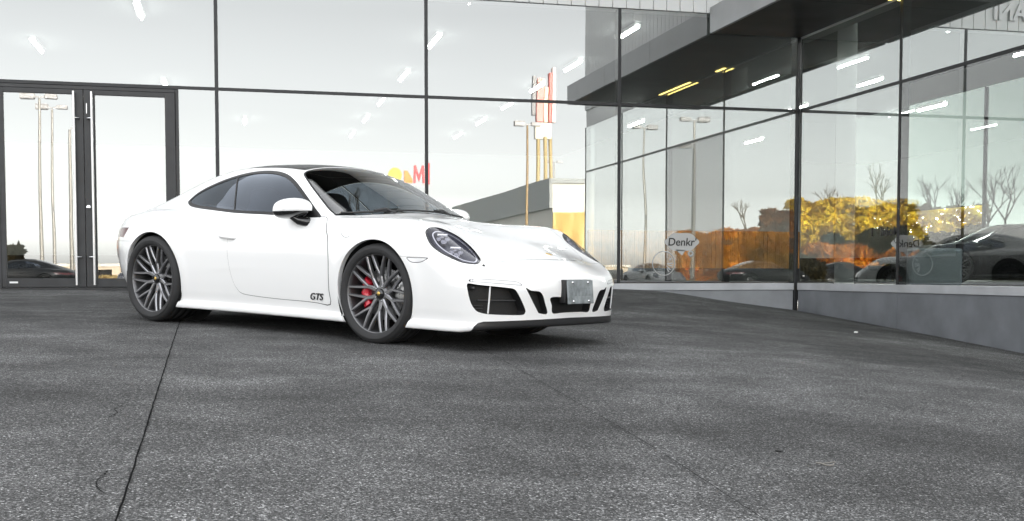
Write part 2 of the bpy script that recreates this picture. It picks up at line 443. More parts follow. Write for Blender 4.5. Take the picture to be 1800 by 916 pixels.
class Skin:
    """a triangulated implicit surface from which regions are taken one by one"""
    def __init__(s, fn, lo, hi, h, relaxn=2):
        s.fn = fn
        V, Q = surface_nets(fn, lo, hi, h); V = project(fn, V)
        T = np.concatenate([Q[:,[0,1,2]], Q[:,[0,2,3]]])
        s.V = relax(fn, V, T, relaxn)
        n = np.cross(s.V[T[:,1]]-s.V[T[:,0]], s.V[T[:,2]]-s.V[T[:,0]]); g = grad(fn, s.V[T].mean(1))
        bad = (n*g).sum(1) < 0
        T[bad] = T[bad][:, ::-1]
        s.T = T; s.gaps = []
    def take(s, sdf, off=0):
        f = lambda P: sdf(P)+off
        s.V, i, o = cut(s.fn, s.V, s.T, f(s.V), f)
        s.T = o; return i
    def panel(s, sdf, gap=.002):
        """takes a panel with an open joint round it"""
        gp = gap if callable(gap) else (lambda P: gap)
        o = lambda P: sdf(P)-gp(P)
        s.V, reg, s.T = cut(s.fn, s.V, s.T, o(s.V), o)
        f = lambda P: sdf(P)+gp(P)
        s.V, i, g = cut(s.fn, s.V, reg, f(s.V), f)
        s.gaps.append(g); return i
    def split(s, T, sdf):
        s.V, i, o = cut(s.fn, s.V, T, sdf(s.V), sdf); return i, o
    def sub(s, T, off=0):
        u, inv = np.unique(T, return_inverse=True)
        P = s.V[u]; g = grad(s.fn, P); g /= np.linalg.norm(g, axis=1)[:,None]+1e-12
        return P+g*off, inv.reshape(-1, 3), g
    def obj(s, name, T, m, parent, off=0):
        P, F, g = s.sub(T, off)
        return mk(name, P, F, m, parent, nrm=g)
def edges_of(T):
    E = np.concatenate([T[:,[0,1]], T[:,[1,2]], T[:,[2,0]]]); k = np.sort(E, 1)
    _, first, cnt = np.unique(k, axis=0, return_index=True, return_counts=True)
    return E[first[cnt == 1]]
def skirt(V, E, shift):
    """a band of quads from boundary edges, moved by shift(points)"""
    u, inv = np.unique(E, return_inverse=True); inv = inv.reshape(-1, 2)
    A = V[u]; B = shift(A); n = len(u)
    return np.concatenate([A, B]), [[e[1], e[0], e[0]+n, e[1]+n] for e in inv]
def poly2(P, i, j): return lambda X: np.stack([X[:,i], X[:,j]], 1)
def region(poly, i, j, side=0, extra=None, smooth=True, n=6, pad=.08):
    """a region given by a closed curve in two car coordinates; side -1 right, +1 left (mirrored), 0 both"""
    pl = catmull(poly, n) if smooth else np.array(poly, float)
    def f(P):
        Q = P.copy()
        if side > 0: Q[:,1] = -Q[:,1]
        v = poly_sdf(np.stack([Q[:,i], Q[:,j]], 1), pl, pad)
        if extra is not None: v = np.maximum(v, extra(Q))
        return v
    return f
# ------------------------------------------------------------------ ground: asphalt forecourt that falls towards the wing
GP = np.array([(1.6,8.2,0),(.1,10.1,0),(-1.2,8.6,0),(2.8,9.2,0),(0,2,0),(2,2,-.02),(-5,2,0),(-6,8,0),(-6,15.6,-.03),(-2,15.58,-.032),(2,15.58,.03),(4,15.58,.085),(6,15.58,.115),
               (7.1,15.58,-.012),(8.26,15.58,-.132),(8.28,13,-.205),(8.28,10.5,-.288),(8.28,6,-.40),(8.28,2,-.45),(5,6,-.10),(5,2,-.15),(3.6,10,-.02),(5,12,-.04),(6.2,13.6,-.02),(7,12,-.13)])
def tps(r): return np.where(r > 1e-9, r*r*np.log(np.maximum(r, 1e-9)), 0)
_n = len(GP); _A = np.zeros((_n+3, _n+3))
_A[:_n,:_n] = tps(np.hypot(GP[:,None,0]-GP[None,:,0], GP[:,None,1]-GP[None,:,1]))+.02*np.eye(_n)
_A[:_n,_n] = 1; _A[:_n,_n+1:] = GP[:,:2]; _A[_n:,:_n] = _A[:_n,_n:].T
_W = np.linalg.solve(_A, np.concatenate([GP[:,2], np.zeros(3)]))
def gz(x, y):
    x = np.asarray(x, float); y = np.asarray(y, float)
    xc = np.clip(x, -8, 10); yc = np.clip(y, -4, 16.5)
    base = .331-.0375*((xc-1.63)*.623+(yc-8.2)*(-.782))
    xe = np.clip(x, -6, 8.4); ye = np.clip(y, 1, 15.7)
    r = np.hypot(xe[...,None]-GP[:,0], ye[...,None]-GP[:,1])
    d = tps(r)@_W[:_n]+_W[_n]+xe*_W[_n+1]+ye*_W[_n+2]
    fade = np.exp(-(np.hypot(x-xe, np.minimum(y-ye, 0))/6)**2)
    far = np.clip((-y-6)/40, 0, 1)
    z = (base+d*fade)*(1-far)
    return z-np.where(y > 15.72, .55, 0)-np.where((x > 8.34) & (y > 5.0), .3, 0)
def axis_pts(lo, hi, fine_lo, fine_hi, step):
    a = list(np.arange(fine_lo, fine_hi+1e-6, step)); p = fine_hi; s_ = step
    while p < hi: s_ *= 1.35; p += s_; a.append(p)
    p = fine_lo; s_ = step
    while p > lo: s_ *= 1.35; p -= s_; a.insert(0, p)
    return np.array(a)
gx = axis_pts(-600, 600, -8, 9.5, .2); gy = axis_pts(-900, 500, -2, 16, .2)
GX, GY = np.meshgrid(gx, gy, indexing='ij'); GZ = gz(GX.ravel(), GY.ravel())
nx_, ny_ = len(gx), len(gy)
gf = [[i*ny_+j, (i+1)*ny_+j, (i+1)*ny_+j+1, i*ny_+j+1] for i in range(nx_-1) for j in range(ny_-1)]
def asphalt():
    m = bpy.data.materials.new('asphalt'); m.use_nodes = True; t = m.node_tree; p = t.nodes['Principled BSDF']
    tc = t.nodes.new('ShaderNodeTexCoord')
    def noise(s, d, r=.5, vec=None):
        n = t.nodes.new('ShaderNodeTexNoise'); n.inputs['Scale'].default_value = s; n.inputs['Detail'].default_value = d
        n.inputs['Roughness'].default_value = r; t.links.new(vec or tc.outputs['Object'], n.inputs['Vector']); return n.outputs[0]
    def ramp(src, stops):
        r = t.nodes.new('ShaderNodeValToRGB'); e = r.color_ramp.elements
        while len(e) < len(stops): e.new(.5)
        for el, (q, c) in zip(e, stops): el.position = q; el.color = (c, c, c*1.0, 1)
        t.links.new(src, r.inputs[0]); return r.outputs[0]
    def mul(a, b, mode='MULTIPLY', f=1):
        x = t.nodes.new('ShaderNodeMix'); x.data_type = 'RGBA'; x.blend_type = mode; x.inputs[0].default_value = f
        t.links.new(a, x.inputs[6]); t.links.new(b, x.inputs[7]); return x.outputs[2]
    v = t.nodes.new('ShaderNodeTexVoronoi'); v.inputs['Scale'].default_value = 185; t.links.new(tc.outputs['Object'], v.inputs['Vector'])
    stone = t.nodes.new('ShaderNodeSeparateColor'); t.links.new(v.outputs['Color'], stone.inputs[0])
    base = ramp(stone.outputs[0], [(0, .018), (.40, .042), (.78, .088), (.95, .16), (1, .30)])
    grit = ramp(noise(190, 3, .7), [(.32, .22), (.5, .92), (.66, 2.6)])
    mid = ramp(noise(2.2, 5, .6), [(.3, .68), (.5, 1.0), (.72, 1.45)])
    big = ramp(noise(.45, 3, .55), [(.34, .62), (.5, 1.0), (.66, 1.38)])
    mp = t.nodes.new('ShaderNodeMapping'); mp.inputs['Scale'].default_value = (.5, 2.4, 1); mp.inputs['Rotation'].default_value = (0, 0, .5)
    t.links.new(tc.outputs['Object'], mp.inputs['Vector'])
    st = ramp(noise(1.1, 4, .6, mp.outputs[0]), [(.36, .86), (.55, 1.0), (.74, 1.22)])
    c = mul(mul(mul(mul(base, grit), mid), big), st)
    # dark scrubbed patch near the wing
    t.links.new(c, p.inputs['Base Color'])
    p.inputs['Roughness'].default_value = .85; p.inputs['Specular IOR Level'].default_value = .25
    b = t.nodes.new('ShaderNodeBump'); b.inputs['Strength'].default_value = .8; b.inputs['Distance'].default_value = .005
    add = t.nodes.new('ShaderNodeMath'); add.operation = 'ADD'
    t.links.new(v.outputs['Distance'], add.inputs[0]); t.links.new(noise(160, 3, .7), add.inputs[1]); t.links.new(add.outputs[0], b.inputs['Height'])
    t.links.new(b.outputs[0], p.inputs['Normal'])
    return m
M['asphalt'] = asphalt()
ground = mk('ground', np.stack([GX.ravel(), GY.ravel(), GZ], 1), gf, M['asphalt'], smooth=True); tag(ground, kind='structure')
M['joint'] = mat('joint_filler', (.003,.003,.003), .95, 0, 0, .05)
def ground_strip(name, pts, wd, jit=.3, z=.004, m='joint'):
    P = catmull(pts, 40, closed=False); V = []; F = []
    rnd = random.Random(3)
    for i, q in enumerate(P):
        d = P[min(i+1, len(P)-1)]-P[max(i-1, 0)]; d /= np.linalg.norm(d)+1e-9; n = np.array([-d[1], d[0]])
        o = rnd.uniform(-1, 1)*wd*.35*jit*2
        for s_ in (-1, 1):
            ww = wd/2*(1+jit*rnd.uniform(-1, 1)); x, y = q+n*(s_*ww+o); V.append((x, y, float(gz(x, y))+z))
    for i in range(len(P)-1): F.append([2*i, 2*i+1, 2*i+3, 2*i+2])
    return tag(mk(name, V, F, M[m]), kind='structure')
# ------------------------------------------------------------------ the white coupe
CAR_R = np.array([[0.622865, 0.781977, 0.023495], [-0.781431, 0.623308, -0.029209], [-0.037486, -0.000167, 0.999297]]); CAR_T = np.array([1.62603, 8.19585, 0.33104])
car = bpy.data.objects.new('sports_car', None); COL.objects.link(car)
tag(car, 'white two-door coupe with black roof panel and gunmetal spoked wheels parked before the glass showroom', 'car')
body_skin = Skin(body, (-3.62,-1.0,.08), (1.10,1.0,1.34), .0135)
K = body_skin
# wheel arches
ARCH = ((0, .345, .357), (-2.45, .350, .364))
for ax, az, r in ARCH:
    K.take(lambda P: np.maximum(np.hypot(P[:,0]-ax, P[:,2]-az)-r, .5-np.abs(P[:,1])))
# headlights
HL = np.array([(0.405,-0.836,0.751),(0.390,-0.800,0.781),(0.395,-0.756,0.794),(0.430,-0.682,0.782),(0.499,-0.618,0.740),(0.595,-0.612,0.682),(0.696,-0.646,0.621),(0.750,-0.681,0.589),(0.770,-0.723,0.567),(0.761,-0.757,0.559),(0.703,-0.812,0.568),(0.625,-0.844,0.598),(0.543,-0.863,0.636),(0.469,-0.864,0.685)])
hc = HL.mean(0); hn = grad(body, np.concatenate([HL, hc[None]])).mean(0); hn /= np.linalg.norm(hn)
hu = np.array([.85,.1,-.5]); hu -= hn*(hu@hn); hu /= np.linalg.norm(hu); hv = np.cross(hn, hu)
hl_poly = catmull(np.stack([(HL-hc)@hu, (HL-hc)@hv], 1), 6)
def hl_sdf(side):
    def f(P):
        Q = P.copy()
        if side > 0: Q[:,1] = -Q[:,1]
        D = Q-hc
        return np.maximum(poly_sdf(np.stack([D@hu, D@hv], 1), hl_poly), -(D@hn)-.22)
    return f
DLO = [(-2.323,.958),(-2.335,.985),(-2.265,1.05),(-2.085,1.118),(-1.889,1.171),(-1.715,1.2),(-1.556,1.211),(-1.384,1.203),(-1.235,1.177),(-1.097,1.129),(-.963,1.062),(-.808,.972),(-.702,.905),(-.612,.850),(-.650,.8465),(-.718,.845),(-.87,.852),(-1.184,.862),(-1.565,.873),(-1.852,.893),(-2.069,.909),(-2.231,.928)]
DOOR = [(-.549,.843),(-.500,.76),(-.468,.697),(-.452,.578),(-.453,.46),(-.456,.341),(-.458,.240),(-.60,.244),(-.75,.248),(-.947,.249),(-1.134,.253),(-1.324,.261),(-1.425,.273),(-1.470,.302),(-1.510,.36),(-1.545,.484),(-1.561,.633),(-1.560,.762),(-1.572,.868),(-1.58,.90),(-1.2,.93),(-.8,.92),(-.66,.862)]
WS = [(-.337,0),(-.352,-.349),(-.392,-.535),(-.430,-.655),(-.500,-.752),(-.55,-.748),(-.625,-.733),(-.763,-.690),(-.913,-.637),(-1.055,-.572),(-1.088,-.525),(-1.094,-.47),(-1.096,-.388),(-1.090,-.217),(-1.086,0)]
WS = WS+[(x, -y) for x, y in WS[-2:0:-1]]
ROOFP = [(-1.112,0),(-1.114,-.30),(-1.116,-.42),(-1.122,-.487),(-1.16,-.497),(-1.30,-.487),(-1.55,-.468),(-1.78,-.445),(-1.86,-.40),(-1.885,-.2),(-1.89,0)]
ROOFP = ROOFP+[(x, -y) for x, y in ROOFP[-2:0:-1]]
RWIN = [(-2.02,0),(-2.03,-.36),(-2.06,-.45),(-2.14,-.475),(-2.45,-.43),(-2.68,-.37),(-2.74,-.30),(-2.77,0)]
RWIN = RWIN+[(x, -y) for x, y in RWIN[-2:0:-1]]
HOODP = [(-.315,0),(-.33,-.36),(-.37,-.53),(-.40,-.62),(-.30,-.650),(0,-.648),(.3,-.635),(.5,-.602),(.65,-.555),(.735,-.503),(.785,-.42),(.818,-.325),(.850,-.235),(.869,-.165),(.882,-.08),(.885,0)]
HOODP = HOODP+[(x, -y) for x, y in HOODP[-2:0:-1]]
INT1 = [(-0.844,0.439),(-0.842,0.387),(-0.826,0.323),(-0.805,0.280),(-0.781,0.258),(-0.724,0.246),(-0.611,0.241),(-0.496,0.240),(-0.470,0.254),(-0.476,0.284),(-0.545,0.384),(-0.575,0.410),(-0.628,0.418),(-0.738,0.428),(-0.798,0.434)]
INT2 = [(-0.478,0.410),(-0.436,0.399),(-0.366,0.393),(-0.332,0.369),(-0.303,0.319),(-0.269,0.247),(-0.340,0.248),(-0.369,0.268)]
INTC = [(-.250,.352),(-.232,.300),(-.212,.246),(-.10,.248),(.10,.248),(.212,.246),(.232,.300),(.250,.352),(.1,.354),(-.1,.354)]
LIP = [(-0.813,0.020),(-0.809,0.137),(-0.801,0.167),(-0.780,0.189),(-0.752,0.199),(-0.567,0.204),(-0.275,0.209),(0.000,0.212),(0.275,0.209),(0.567,0.204),(0.752,0.199),(0.780,0.189),(0.801,0.167),(0.809,0.137),(0.813,0.020)]
DRL = [(-0.841,0.453),(-0.810,0.470),(-0.728,0.469),(-0.617,0.463),(-0.544,0.457),(-0.504,0.437),(-0.520,0.432),(-0.624,0.438),(-0.766,0.447)]
MARK = [(.318,.592),(.387,.5925),(.492,.592),(.462,.572),(.425,.560),(.361,.558),(.325,.575)]
TAILP = [(-2.80,.742),(-2.83,.745),(-3.0,.745),(-3.6,.742),(-3.6,.672),(-3.0,.668),(-2.885,.664),(-2.865,.675)]
parts = {}
front = lambda Q: .55-Q[:,0]
for sd in (-1, 1):
    yy = lambda Q: Q[:,1]+.35          # only the side of the car
    f = hl_sdf(sd)
    ring = K.take(f); inner, ring = K.split(ring, lambda P: f(P)+.011)
    parts['bezel', sd] = ring; parts['lens', sd] = inner
    f = region(DLO, 0, 2, sd, yy)
    reg = K.take(f); inner, ring = K.split(reg, lambda P: f(P)+.023)
    bp = lambda P: P[:,0]-np.interp(P[:,2], [.884,1.051,1.164], [-1.590,-1.720,-1.820])
    fr, bk = K.split(inner, lambda P: -bp(P)+.007)
    pil, bk = K.split(bk, lambda P: -bp(P)-.009)
    tri, fr = K.split(fr, lambda P: -(P[:,0]-np.interp(P[:,2], [.851,.938], [-.742,-.800])))
    parts['dlotrim', sd] = np.concatenate([ring, pil, tri]); parts['doorglass', sd] = fr; parts['quarter', sd] = bk
ws = region(WS, 0, 1, 0, lambda Q: .80-Q[:,2])
r = K.take(ws); inner, ring = K.split(r, lambda P: ws(P)+.013)
parts['wsglass'], parts['wsband'] = inner, ring
parts['roofp'] = K.panel(region(ROOFP, 0, 1, 0, lambda Q: 1.0-Q[:,2]), .002)
parts['rwin'] = K.take(region(RWIN, 0, 1, 0, lambda Q: .85-Q[:,2]))
parts['hood'] = K.panel(region(HOODP, 0, 1, 0, lambda Q: .5-Q[:,2]), .0010)
for sd in (-1, 1):
    parts['door', sd] = K.panel(region(DOOR, 0, 2, sd, lambda Q: Q[:,1]+.45, n=3),
        lambda P: np.interp(P[:,0], [-1.50,-1.42,-.56,-.50], [.0007,.0016,.0020,.0034]))
    f = region(MARK, 0, 2, sd, lambda Q: Q[:,1]+.5, n=3)
    r = K.take(f); parts['marker', sd], parts['markerrim', sd] = K.split(r, lambda P: f(P)+.0045)
    parts['taillamp', sd] = K.take(region(TAILP, 0, 2, sd, lambda Q: np.maximum(Q[:,1]+.30, Q[:,0]+2.5), n=3))
    for k, pl in (('int1', INT1), ('int2', INT2)):
        parts[k, sd] = K.take(region(pl, 1, 2, sd, front, n=5))
    f = region(DRL, 1, 2, sd, front, n=4)
    r = K.take(f); parts['drl', sd], parts['drlrim', sd] = K.split(r, lambda P: f(P)+.0026)
fuel_c = np.array([-.278, .785])
parts['fuel'] = K.panel(lambda P: np.maximum(np.hypot(P[:,0]-fuel_c[0], P[:,2]-fuel_c[1])-.075, P[:,1]+.5), lambda P: np.interp(P[:,2], [.74,.78], [.0016,.0005]))
parts['intc'] = K.take(region(INTC, 1, 2, 0, front, n=4))
lipf = region(LIP, 1, 2, 0, lambda Q: .45-Q[:,0], n=3, smooth=False)
parts['lip'] = K.take(lipf)
zb = lambda P: P[:,2]-np.interp(P[:,0], [.30,.55,.70,.77,.81,.84,.88,1.1], [.596,.597,.585,.574,.588,.596,.599,.602])
parts['bumper'] = K.panel(lambda P: np.maximum(zb(P), .25-P[:,0]), .0008)
parts['rearbumper'] = K.panel(lambda P: np.maximum(P[:,2]-.635, P[:,0]+2.72), .0009)
for sd in (-1, 1):
    sk = lambda P: np.maximum(np.maximum(P[:,2]-np.interp(P[:,0], [-2.1,-.3], [.188,.170]), .4-P[:,1]*sd), np.abs(P[:,0]+1.2)-1.1)
    parts['skirt', sd] = K.panel(sk, .0006)
# ---- meshes
def body_obj():
    A, F, g = K.sub(K.T)
    Gp, GF, gg = K.sub(np.concatenate(K.gaps), -.005)
    V = np.concatenate([A, Gp]); F2 = np.concatenate([F, GF+len(A)])
    mi = np.concatenate([np.zeros(len(F), int), np.ones(len(GF), int)])
    return mk('body', V, F2, [M['paint'], M['gap']], car, mi, np.concatenate([g, gg]))
car_body = body_obj()
def arch_flange():
    T = np.concatenate([K.T, parts['bumper'], parts['rearbumper']]); E = edges_of(T)
    V = K.V
    for ax, az, r in ARCH:
        m = np.abs(np.hypot(V[:,0]-ax, V[:,2]-az)-r) < .002
        for sd in (-1, 1):
            e = E[m[E].all(1) & (V[E[:,0],1]*sd > .4)]
            def sh(A):
                B = A.copy(); B[:,1] -= sd*.035; return B
            P, F = skirt(V, e, sh); MB().add(P, F, 0, True).build('arch_lip', M['paint'], car_body)
arch_flange()
hood = K.obj('hood', parts['hood'], M['paint'], car)
fbump = K.obj('front_bumper', parts['bumper'], M['paint'], car)
rbump = K.obj('rear_bumper', parts['rearbumper'], M['paint'], car)
wsg = K.obj('windscreen', parts['wsglass'], M['windshield'], car)
K.obj('windscreen_surround', parts['wsband'], M['trimblk'], car)
K.obj('roof_panel', parts['roofp'], M['roofpanel'], car)
K.obj('rear_window', parts['rwin'], M['black'], car)
K.obj('front_lip', parts['lip'], M['satin'], car)
fuel = K.obj('fuel_flap', parts['fuel'], M['paint'], car)
door_objs = {}
for sd in (-1, 1):
    d = K.obj('door', parts['door', sd], M['paint'], car); door_objs[sd] = d
    K.obj('door_window', parts['doorglass', sd], M['carglass'], d, -.003)
    K.obj('quarter_window', parts['quarter', sd], M['carglass'], car, -.003)
    K.obj('window_trim', parts['dlotrim', sd], M['trimblk'], car)
    K.obj('side_skirt', parts['skirt', sd], M['paint'], car)
    mk_o = K.obj('side_marker', parts['marker', sd], M['clear'], car)
    K.obj('marker_rim', parts['markerrim', sd], M['satin'], mk_o)
    K.obj('tail_light', parts['taillamp', sd], M['ltail'], car, -.004)
    dr = K.obj('running_light', parts['drl', sd], M['clear'], fbump)
    K.obj('light_rim', parts['drlrim', sd], M['satin'], fbump)
# skirts in the intakes: an open box behind each opening with a mesh at the back
def cavity(key, depth=.07):
    T = parts[key]; E = edges_of(T)
    def sh(A):
        B = A.copy(); B[:,0] -= depth; B[:,1] *= .985; return B
    P, F = skirt(K.V, E, sh); b = MB().add(P, F, 0, False)
    A, G, g = K.sub(T); A = sh(A); b.add(A, G, 1)
    return b
for sd in (-1, 1):
    b = cavity(('int1', sd))
    o = b.build('side_intake', [M['satin'], M['mesh']], fbump)
    s_ = MB()
    def yz(y, z, inset):      # a point on the bumper, set back
        x = np.linspace(.5, 1.1, 400); v = body(x, np.full(400, y), np.full(400, z)); i = np.argmax(v > 0)
        return (x[i]-inset, y, z)
    for k, z in enumerate((.262, .280, .298, .345, .375)):
        pts = [yz(sd*y, z, .035) for y in np.linspace(-.77, -.535, 8)]
        if z in (.345,): s_.tube([yz(sd*y, .333, .026) for y in np.linspace(-.78, -.535, 8)], .006, 6)
        elif z < .3: s_.tube([yz(sd*y, z, .045) for y in np.linspace(-.785, -.735, 5)], .004, 6)
    s_.build('grille_bar', M['satin'], fbump)
    v_ = MB(); v_.tube([yz(sd*-.722, .250, .016), yz(sd*-.722, .335, .018), yz(sd*-.722, .424, .016)], .0055, 8)
    v_.build('intake_strut', M['white'], fbump)
    c_ = MB(); p = yz(sd*-.805, .410, .03)
    c_.lathe([(0,.012),(.010,.010),(.013,0),(.013,-.02)], 'z', 12); c_.V = [(p[0]+v[2], p[1]+v[0], p[2]+v[1]) for v in c_.V]
    c_.build('parking_sensor', M['satin'], fbump)
    cavity(('int2', sd), .05).build('slot_intake', [M['satin'], M['mesh']], fbump)
cavity('intc', .06).build('centre_intake', [M['satin'], M['mesh']], fbump)
# headlights: bowl, ring, four-lens units and clear cover
for sd in (-1, 1):
    f = hl_sdf(sd)
    bez = K.obj('headlight', parts['bezel', sd], M['black'], car, -.001)
    P, F, g = K.sub(parts['lens', sd]); d = -f(P)
    bowl = P-g*np.clip((d-.008)*1.6, 0, .060)[:,None]
    mk('reflector_bowl', bowl, F, M['lampdark'], bez, smooth=True)
    K.obj('lamp_cover', parts['lens', sd], M['lens'], bez)
    # light ring set a little under the cover
    def ring_sdf(Pp):
        Q = Pp.copy(); Q[:,1] *= -sd; D = Q-hc-hu*.012-hv*.004
        return poly_sdf(np.stack([D@hu/.84, D@hv/.76], 1), hl_poly)
    Vv, ri, _ = cut(None, K.V, parts['lens', sd], ring_sdf(K.V))
    Vv, _, ri = cut(None, Vv, ri, ring_sdf(Vv)+.011)
    u, inv = np.unique(ri, return_inverse=True); Pr = Vv[u]; gr = grad(body, Pr)
    mk('light_ring', Pr-gr*.005, inv.reshape(-1, 3), M['lampring'], bez, smooth=True)
    mir = np.array([1, -sd, 1.])
    for cu, cv in ((-.112,.018), (.035,-.008)):
        c = hc+hu*cu+hv*cv
        # put on the surface
        x = c[None]; 
        x = project(body, x, 5)[0]
        base = x-hn*.030
        b = MB()
        for du, dv, rr in ((-.026,.016,.019),(.020,.022,.017),(-.014,-.024,.016),(.026,-.018,.019)):
            cc = base+hu*du+hv*dv
            prof = [(0,.010),(rr*.6,.007),(rr*.86,0),(rr,.003),(rr,-.012)]
            V0 = []; 
            bb = MB().lathe(prof, 'z', 14)
            for v in bb.V:
                q = cc+hu*v[0]+hv*v[1]+hn*v[2]; V0.append(q*mir)
            b.add(V0, bb.F if sd < 0 else [q[::-1] for q in bb.F], 0, True)
        # bright blade between the lenses
        up = np.array([0,0,1.])-hn*hn[2]; up /= np.linalg.norm(up); lat = np.cross(hn, up)
        V0 = []
        for sx in (-1, 1):
            for sy in (0, 1):
                for sz in (0, 1): V0.append((base+lat*sx*.034+up*(.020+.012*sy)+hn*(.006+.010*sz))*mir)
        b.add(V0, [[0,1,3,2],[4,6,7,5],[0,4,5,1],[2,3,7,6],[0,2,6,4],[1,5,7,3]], 1)
        b.build('led_unit', [M['led'], M['blade']], bez)
# washer caps, emblem, handle, plate, wipers
def on_body(x, y, z0=1.4):
    z = np.linspace(z0, .1, 2600); v = body(np.full(2600, x), np.full(2600, y), z); i = np.argmax(v < 0)
    p = np.array([x, y, z[i]]); g = grad(body, p[None])[0]; return p, g/np.linalg.norm(g)
def on_side(x, z, sd=-1):
    y = np.linspace(1.05, .2, 1700); v = body(np.full(1700, x), sd*y, np.full(1700, z)); i = np.argmax(v < 0)
    p = np.array([x, sd*y[i], z]); g = grad(body, p[None])[0]; return p, g/np.linalg.norm(g)
def disc(p, n, r, h, m, name, parent, sx=1.0, seg=20):
    n = Vector(n); u = n.orthogonal().normalized(); v = n.cross(u)
    b = MB().lathe([(0, h), (r*.8, h), (r, h*.4), (r, -.004)], 'z', seg)
    b.V = [tuple(Vector(p)+u*q[0]+v*q[1]*sx+n*q[2]) for q in b.V]
    return b.build(name, m, parent)
for sd in (-1, 1):
    p = project(body, np.array([[0.796, sd*0.707, 0.554]]), 3)[0]; g = grad(body, p[None])[0]
    disc(p, g, .010, .004, M['satin'], 'washer_jet', fbump)
p, n = on_body(.80, 0); disc(p, n, .026, .003, M['gold'], 'hood_badge', hood, .8)
p, n = on_body(.80, 0)
for sd in (-1, 1):
    hb = MB(); pts = []
    for k, x in enumerate(np.linspace(-1.655, -1.475, 9)):
        q, g = on_side(x, .695-.012*k/8, sd); pts.append(q+g*(.004+.020*math.sin(math.pi*k/8)**.6))
    hb.tube(pts, [.008,.013,.015,.016,.016,.016,.015,.013,.008], 10)
    hb.build('door_handle', M['paint'], door_objs[sd])
pl = MB(); pl.box((-.152,-.006,-.080), (.152,.006,.080), 0, .0045)
for sx in (-.092, .092):
    pl.lathe([(0,.006),(.007,.005),(.009,0)], 'y', 12, 1, c=(sx,-.006,-.062))
    pl.lathe([(0,.006),(.007,.005),(.009,0)], 'y', 12, 1, c=(sx,-.006,.064))
for xx in np.linspace(-.105, .105, 6):     # worn, embossed characters that can no longer be read
    pl.box((xx-.011,-.0075,-.026), (xx+.011,-.005,.030), 2, .002)
po = pl.build('license_plate', [M['plate'], M['chrome'], noisy(mat('plate_smear', (.20,.22,.23), .4, .3), 30, .35)], car)
po.rotation_euler = (math.radians(-6), 0, math.radians(90)); po.location = (1.062, .012, .388)
bk = MB().box((1.0,-.145,.315), (1.050,.165,.47), 0, .006); bk.build('plate_bracket', M['satin'], po).parent = car
for sd, ys in ((0, (-.72,-.10)), (1, (-.12,.50))):
    wp = MB(); pts = []
    for y in np.linspace(ys[0], ys[1], 14):
        x = np.interp(abs(y), [0,.35,.535,.66,.75], [-.352,-.366,-.408,-.448,-.51])-.012
        q, g = on_body(x, y); pts.append(q+g*.012)
    wp.tube(pts, .007, 6)
    mid = len(pts)//2
    wp.tube([pts[mid-2]+np.array([.0,0,.008]), pts[mid]+np.array([0,0,.018]), pts[mid+1]+np.array([.05,.0,-.012])], .009, 6)
    wp.build('wiper', M['satin'], car)
# model letters on the door
gt = text_mesh('GTS', .085, .0015, 'door_lettering', M['satin'], door_objs[-1], .0012, .35)
p, n = on_side(-.603, .287)
gt.scale = (.92, .80, 1)
gt.location = tuple(p+n*.005)
gt.rotation_euler = (math.atan2(-n[1], n[2]), 0, math.atan2(n[0], -n[1]))
# ---- mirrors
def mirror_fn(x, y, z):
    a = -y-.876; xx = x+.850; zz = z-.893
    f = ((np.abs(xx/np.where(xx > 0, .175, .145)))**2.3+(np.abs(a/.118))**2.3+(np.abs((zz-.10*xx)/np.where(zz > 0, .085, .060)))**2.2)**(1/2.25)-1
    return smax(f*.08, -(xx+.075), .015)
mk_skin = Skin(mirror_fn, (-1.08,-1.04,.77), (-.61,-.72,1.01), .010, 2)
low = mk_skin.take(lambda P: P[:,2]-(.888+.02*(P[:,0]+.850)+.05*(P[:,1]+.876)))
mface, low = mk_skin.split(low, lambda P: P[:,0]+.9235)
mface2 = mk_skin.take(lambda P: P[:,0]+.9235)
for sd in (-1, 1):
    root = mk_skin.obj('side_mirror', mk_skin.T, M['paint'], car)
    a = mk_skin.obj('mirror_base', low, M['black'], root)
    st = MB(); st.tube([(-.825,-.880,.855), (-.775,-.860,.822), (-.735,-.825,.810), (-.720,-.78,.815)], [.030,.034,.034,.034], 12)
    b_ = st.build('mirror_stalk', M['black'], root)
    c_ = mk_skin.obj('mirror_glass', np.concatenate([mface, mface2]), M['chrome'], root)
    if sd > 0:
        root.matrix_basis = Matrix.Diagonal((1, -1, 1, 1))
# ---- cabin
lin = np.concatenate([K.T, parts['roofp'], parts['rwin']])
m_ = (K.V[lin][:,:,2].min(1) > .80) & (K.V[lin][:,:,0].max(1) < -.40) & (K.V[lin][:,:,0].min(1) > -2.95)
K.obj('cabin_lining', lin[m_], M['trimdark'], car, -.018)
def rbox(a, b, bev, seg=3):
    return MB().box(a, b, 0, bev)
ic = MB()
ic.box((-2.6,-.70,.22), (-.35,.70,.34), 0, .02)                 # floor
ic.box((-2.75,-.62,.30), (-2.25,.62,.86), 0, .08)               # rear bulkhead and shelf
ic.box((-.80,-.70,.55), (-.38,.70,.835), 0, .06)                # dashboard
ic.box((-2.0,-.12,.30), (-.6,.12,.58), 0, .05)                  # tunnel
for sd in (-1, 1): ic.box((-2.3,sd*.70-.03,.25), (-.45,sd*.70+.03,.82), 0, .03)
ic.build('interior', M['trimdark'], car)
hb = MB().box((-1.0,.25,.80), (-.62,.50,.895), 0, .05); hb.build('instrument_hood', M['trimdark'], car)
sw = MB()
sw.lathe([(.185+.014*math.cos(a), .014*math.sin(a)) for a in np.linspace(0, 2*math.pi, 9)[:-1]], 'z', 32, closed=True)
sw.lathe([(0,.02),(.06,.015),(.07,-.01)], 'z', 16)
